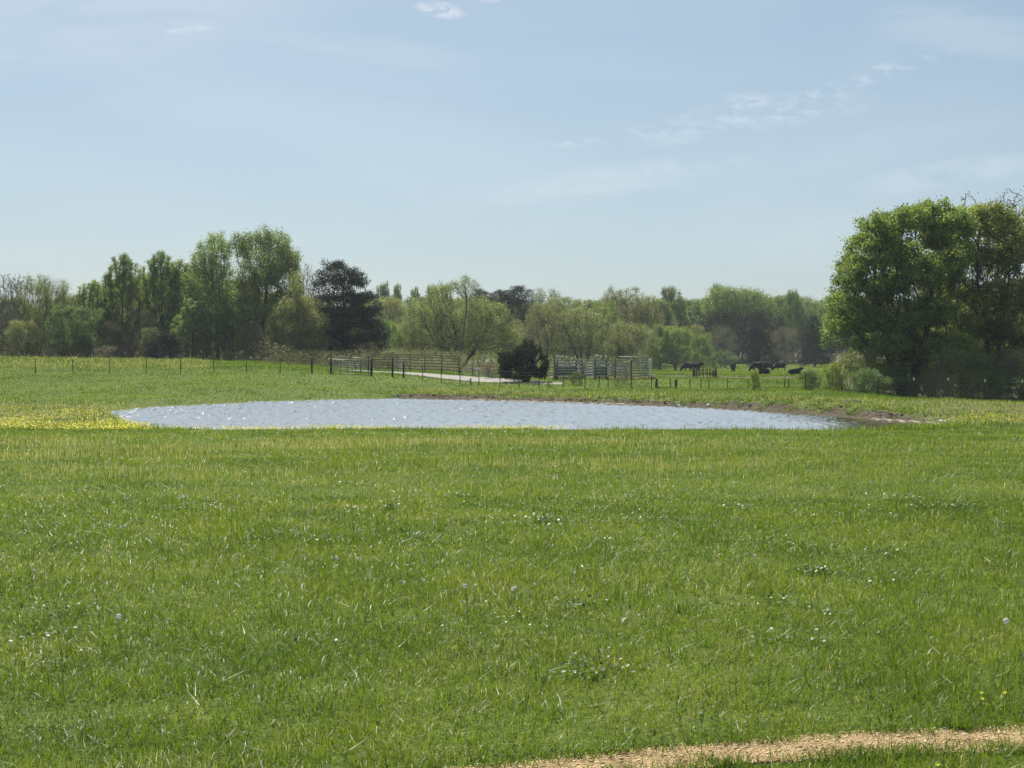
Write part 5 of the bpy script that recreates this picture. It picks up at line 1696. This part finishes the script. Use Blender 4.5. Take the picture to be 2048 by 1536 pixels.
# dandelion clocks
def dandelions():
    rng = np.random.default_rng(31)
    ms, nt, out = new_mat('seed_fluff'); g = NG(nt)
    p = g.n('ShaderNodeBsdfPrincipled', Roughness=.9); p.inputs['Base Color'].default_value = (.82, .82, .76, 1)
    tr = g.n('ShaderNodeBsdfTranslucent'); tr.inputs[0].default_value = (.85, .85, .8, 1)
    mx = g.n('ShaderNodeMixShader'); mx.inputs[0].default_value = .62
    nt.links.new(p.outputs[0], mx.inputs[1]); nt.links.new(tr.outputs[0], mx.inputs[2]); nt.links.new(mx.outputs[0], out.inputs[0])
    mstem = surface_mat('flower_stem', (.08, .12, .04), (.14, .17, .07), 8, .6, .1, 30)
    n = 260
    d = rng.normal(0, 1, (n, 3)); d /= np.linalg.norm(d, axis=1)[:, None]
    a = np.cross(d, rng.normal(0, 1, (n, 3))); a /= np.linalg.norm(a, axis=1)[:, None]; b_ = np.cross(d, a)
    c = d * .019; w = .0042
    V = np.stack([c - a * w, c - b_ * w, c + a * w, c + b_ * w], 1).reshape(-1, 3)
    Q = np.arange(n)[:, None] * 4 + np.array([[0, 1, 2, 3]])
    core = d * .001
    V2 = np.stack([core - a * .0004, core + a * .0004, c], 1).reshape(-1, 3)
    T = np.arange(n)[:, None] * 3 + np.array([[0, 1, 2]]) + len(V)
    head = mesh_np('seed_head', np.concatenate([V, V2]), Q, T, mat=ms)
    sb = MB(); sb.tube([(0, 0, -.02), (.004, 0, .09), (.008, 0, .17)], .0017, 5); stem = sb.mesh('stem', mstem, True)
    sb = MB(); sb.tube([(.008, 0, .165), (.008, 0, .173)], .004, 6, .006); 
    recs = [(677, 1124, 1.1), (715, 1127, .8), (936, 1183, 1.1), (945, 1181, .7), (1018, 1187, 1), (1026, 1186, .8), (815, 1172, .8), (847, 1171, .7), (1078, 1179, .7), (120, 1058, .7), (248, 1059, .8), (256, 1058, .8),
            (217, 999, .8), (248, 994, .8), (254, 1003, .8), (370, 997, .8), (421, 1000, .9), (484, 997, .9), (372, 1011, .7), (668, 999, .8), (786, 1003, .9), (824, 990, .9), (1123, 1055, .9), (1092, 1057, .6),
            (240, 1246, 1.2), (2010, 1254, 1.2), (1424, 889, 1.0), (1570, 887, 1.0), (1230, 938, .9), (1690, 960, .8), (1880, 880, 1.0), (2025, 880, 1.2), (1340, 1010, .7), (1745, 1075, .7), (1510, 1120, .7), (60, 1150, .7)]
    for px, py, s in recs:
        dd = CAM_H * F / (py - HORIZON)
        for _ in range(4):
            dd = (CAM_H - (hz(gx(px, dd), dd) + .15)) * F / (py - HORIZON)
        x = gx(px, dd)
        e = tag(empty('dandelion', (x, dd, hz(x, dd)), rng.random() * 6), 'white dandelion seed clock on a thin stem in the meadow', 'dandelion', 'dandelion clocks dotted over the meadow')
        e.rotation_euler = (rng.normal(0, .12), rng.normal(0, .12), rng.random() * 6)
        obj('stem', stem, e)
        h = obj('seed_head', head, e); h.location = (.008, 0, .185); sc_ = .85 * s * max(1.0, dd / 24.0); h.scale = (sc_, sc_, sc_)
    # three small buttercups by the track
    yp = leaf_mat('buttercup_petal', (.70, .62, .03), (.78, .70, .05), (.85, .78, .10), trans=.3, vary=0)
    V, T = [], []
    for k in range(5):
        t = k * 2 * math.pi / 5; t0, t1 = t - .5, t + .5; i = len(V)
        V += [(0, 0, 0), (.009 * math.cos(t0), .009 * math.sin(t0), .003), (.013 * math.cos(t), .013 * math.sin(t), .005), (.009 * math.cos(t1), .009 * math.sin(t1), .003)]
        T += [(i, i + 1, i + 2, i + 3)]
    pet = mesh_np('petals', V, T, attrs={'tint': np.full(len(V), .6)}, mat=yp)
    for (px, py, lab) in [(1963, 1384, 'upper yellow buttercup of the near pair by the gravel strip'), (1965, 1395, 'lower yellow buttercup of the near pair by the gravel strip'), (2010, 1383, 'single yellow buttercup apart from the pair near the strip'), (1875, 1526, 'tiny yellow buttercup on the grass corner below the strip')]:
        dd = (CAM_H - .1) * F / (py - HORIZON); x = gx(px, dd)
        e = tag(empty('buttercup', (x, dd, hz(x, dd))), lab, 'flower', 'buttercups by the gravel strip')
        s_ = obj('stem', stem, e); s_.scale = (.7, .7, .62)
        for a_ in (0,):
            h = obj('petals', pet, e); h.location = (.006, 0, .112); h.rotation_euler = (.5, .1, 0)


dandelions()

# ------------------------------------------------------------------ air
HAZE_D = .00018
if HAZE_D:
    m = bpy.data.materials.new('haze'); m.use_nodes = True
    nt = m.node_tree; nt.nodes.clear()
    out = nt.nodes.new('ShaderNodeOutputMaterial'); v = nt.nodes.new('ShaderNodeVolumePrincipled')
    v.inputs['Color'].default_value = (.82, .90, 1.0, 1); v.inputs['Density'].default_value = HAZE_D; v.inputs['Anisotropy'].default_value = .1
    nt.links.new(v.outputs[0], out.inputs['Volume'])
    b = MB()
    x0, x1, y0, y1, z0, z1 = -4100, 4100, -700, 5100, -4.5, 30
    V = [(x, y, z) for z in (z0, z1) for y in (y0, y1) for x in (x0, x1)]
    b.add(V, [(0, 2, 3, 1), (4, 5, 7, 6), (0, 1, 5, 4), (2, 6, 7, 3), (0, 4, 6, 2), (1, 3, 7, 5)])
    tag(b.build('haze', m), 'thin pale haze in the air over the whole field', 'haze', kind='stuff')
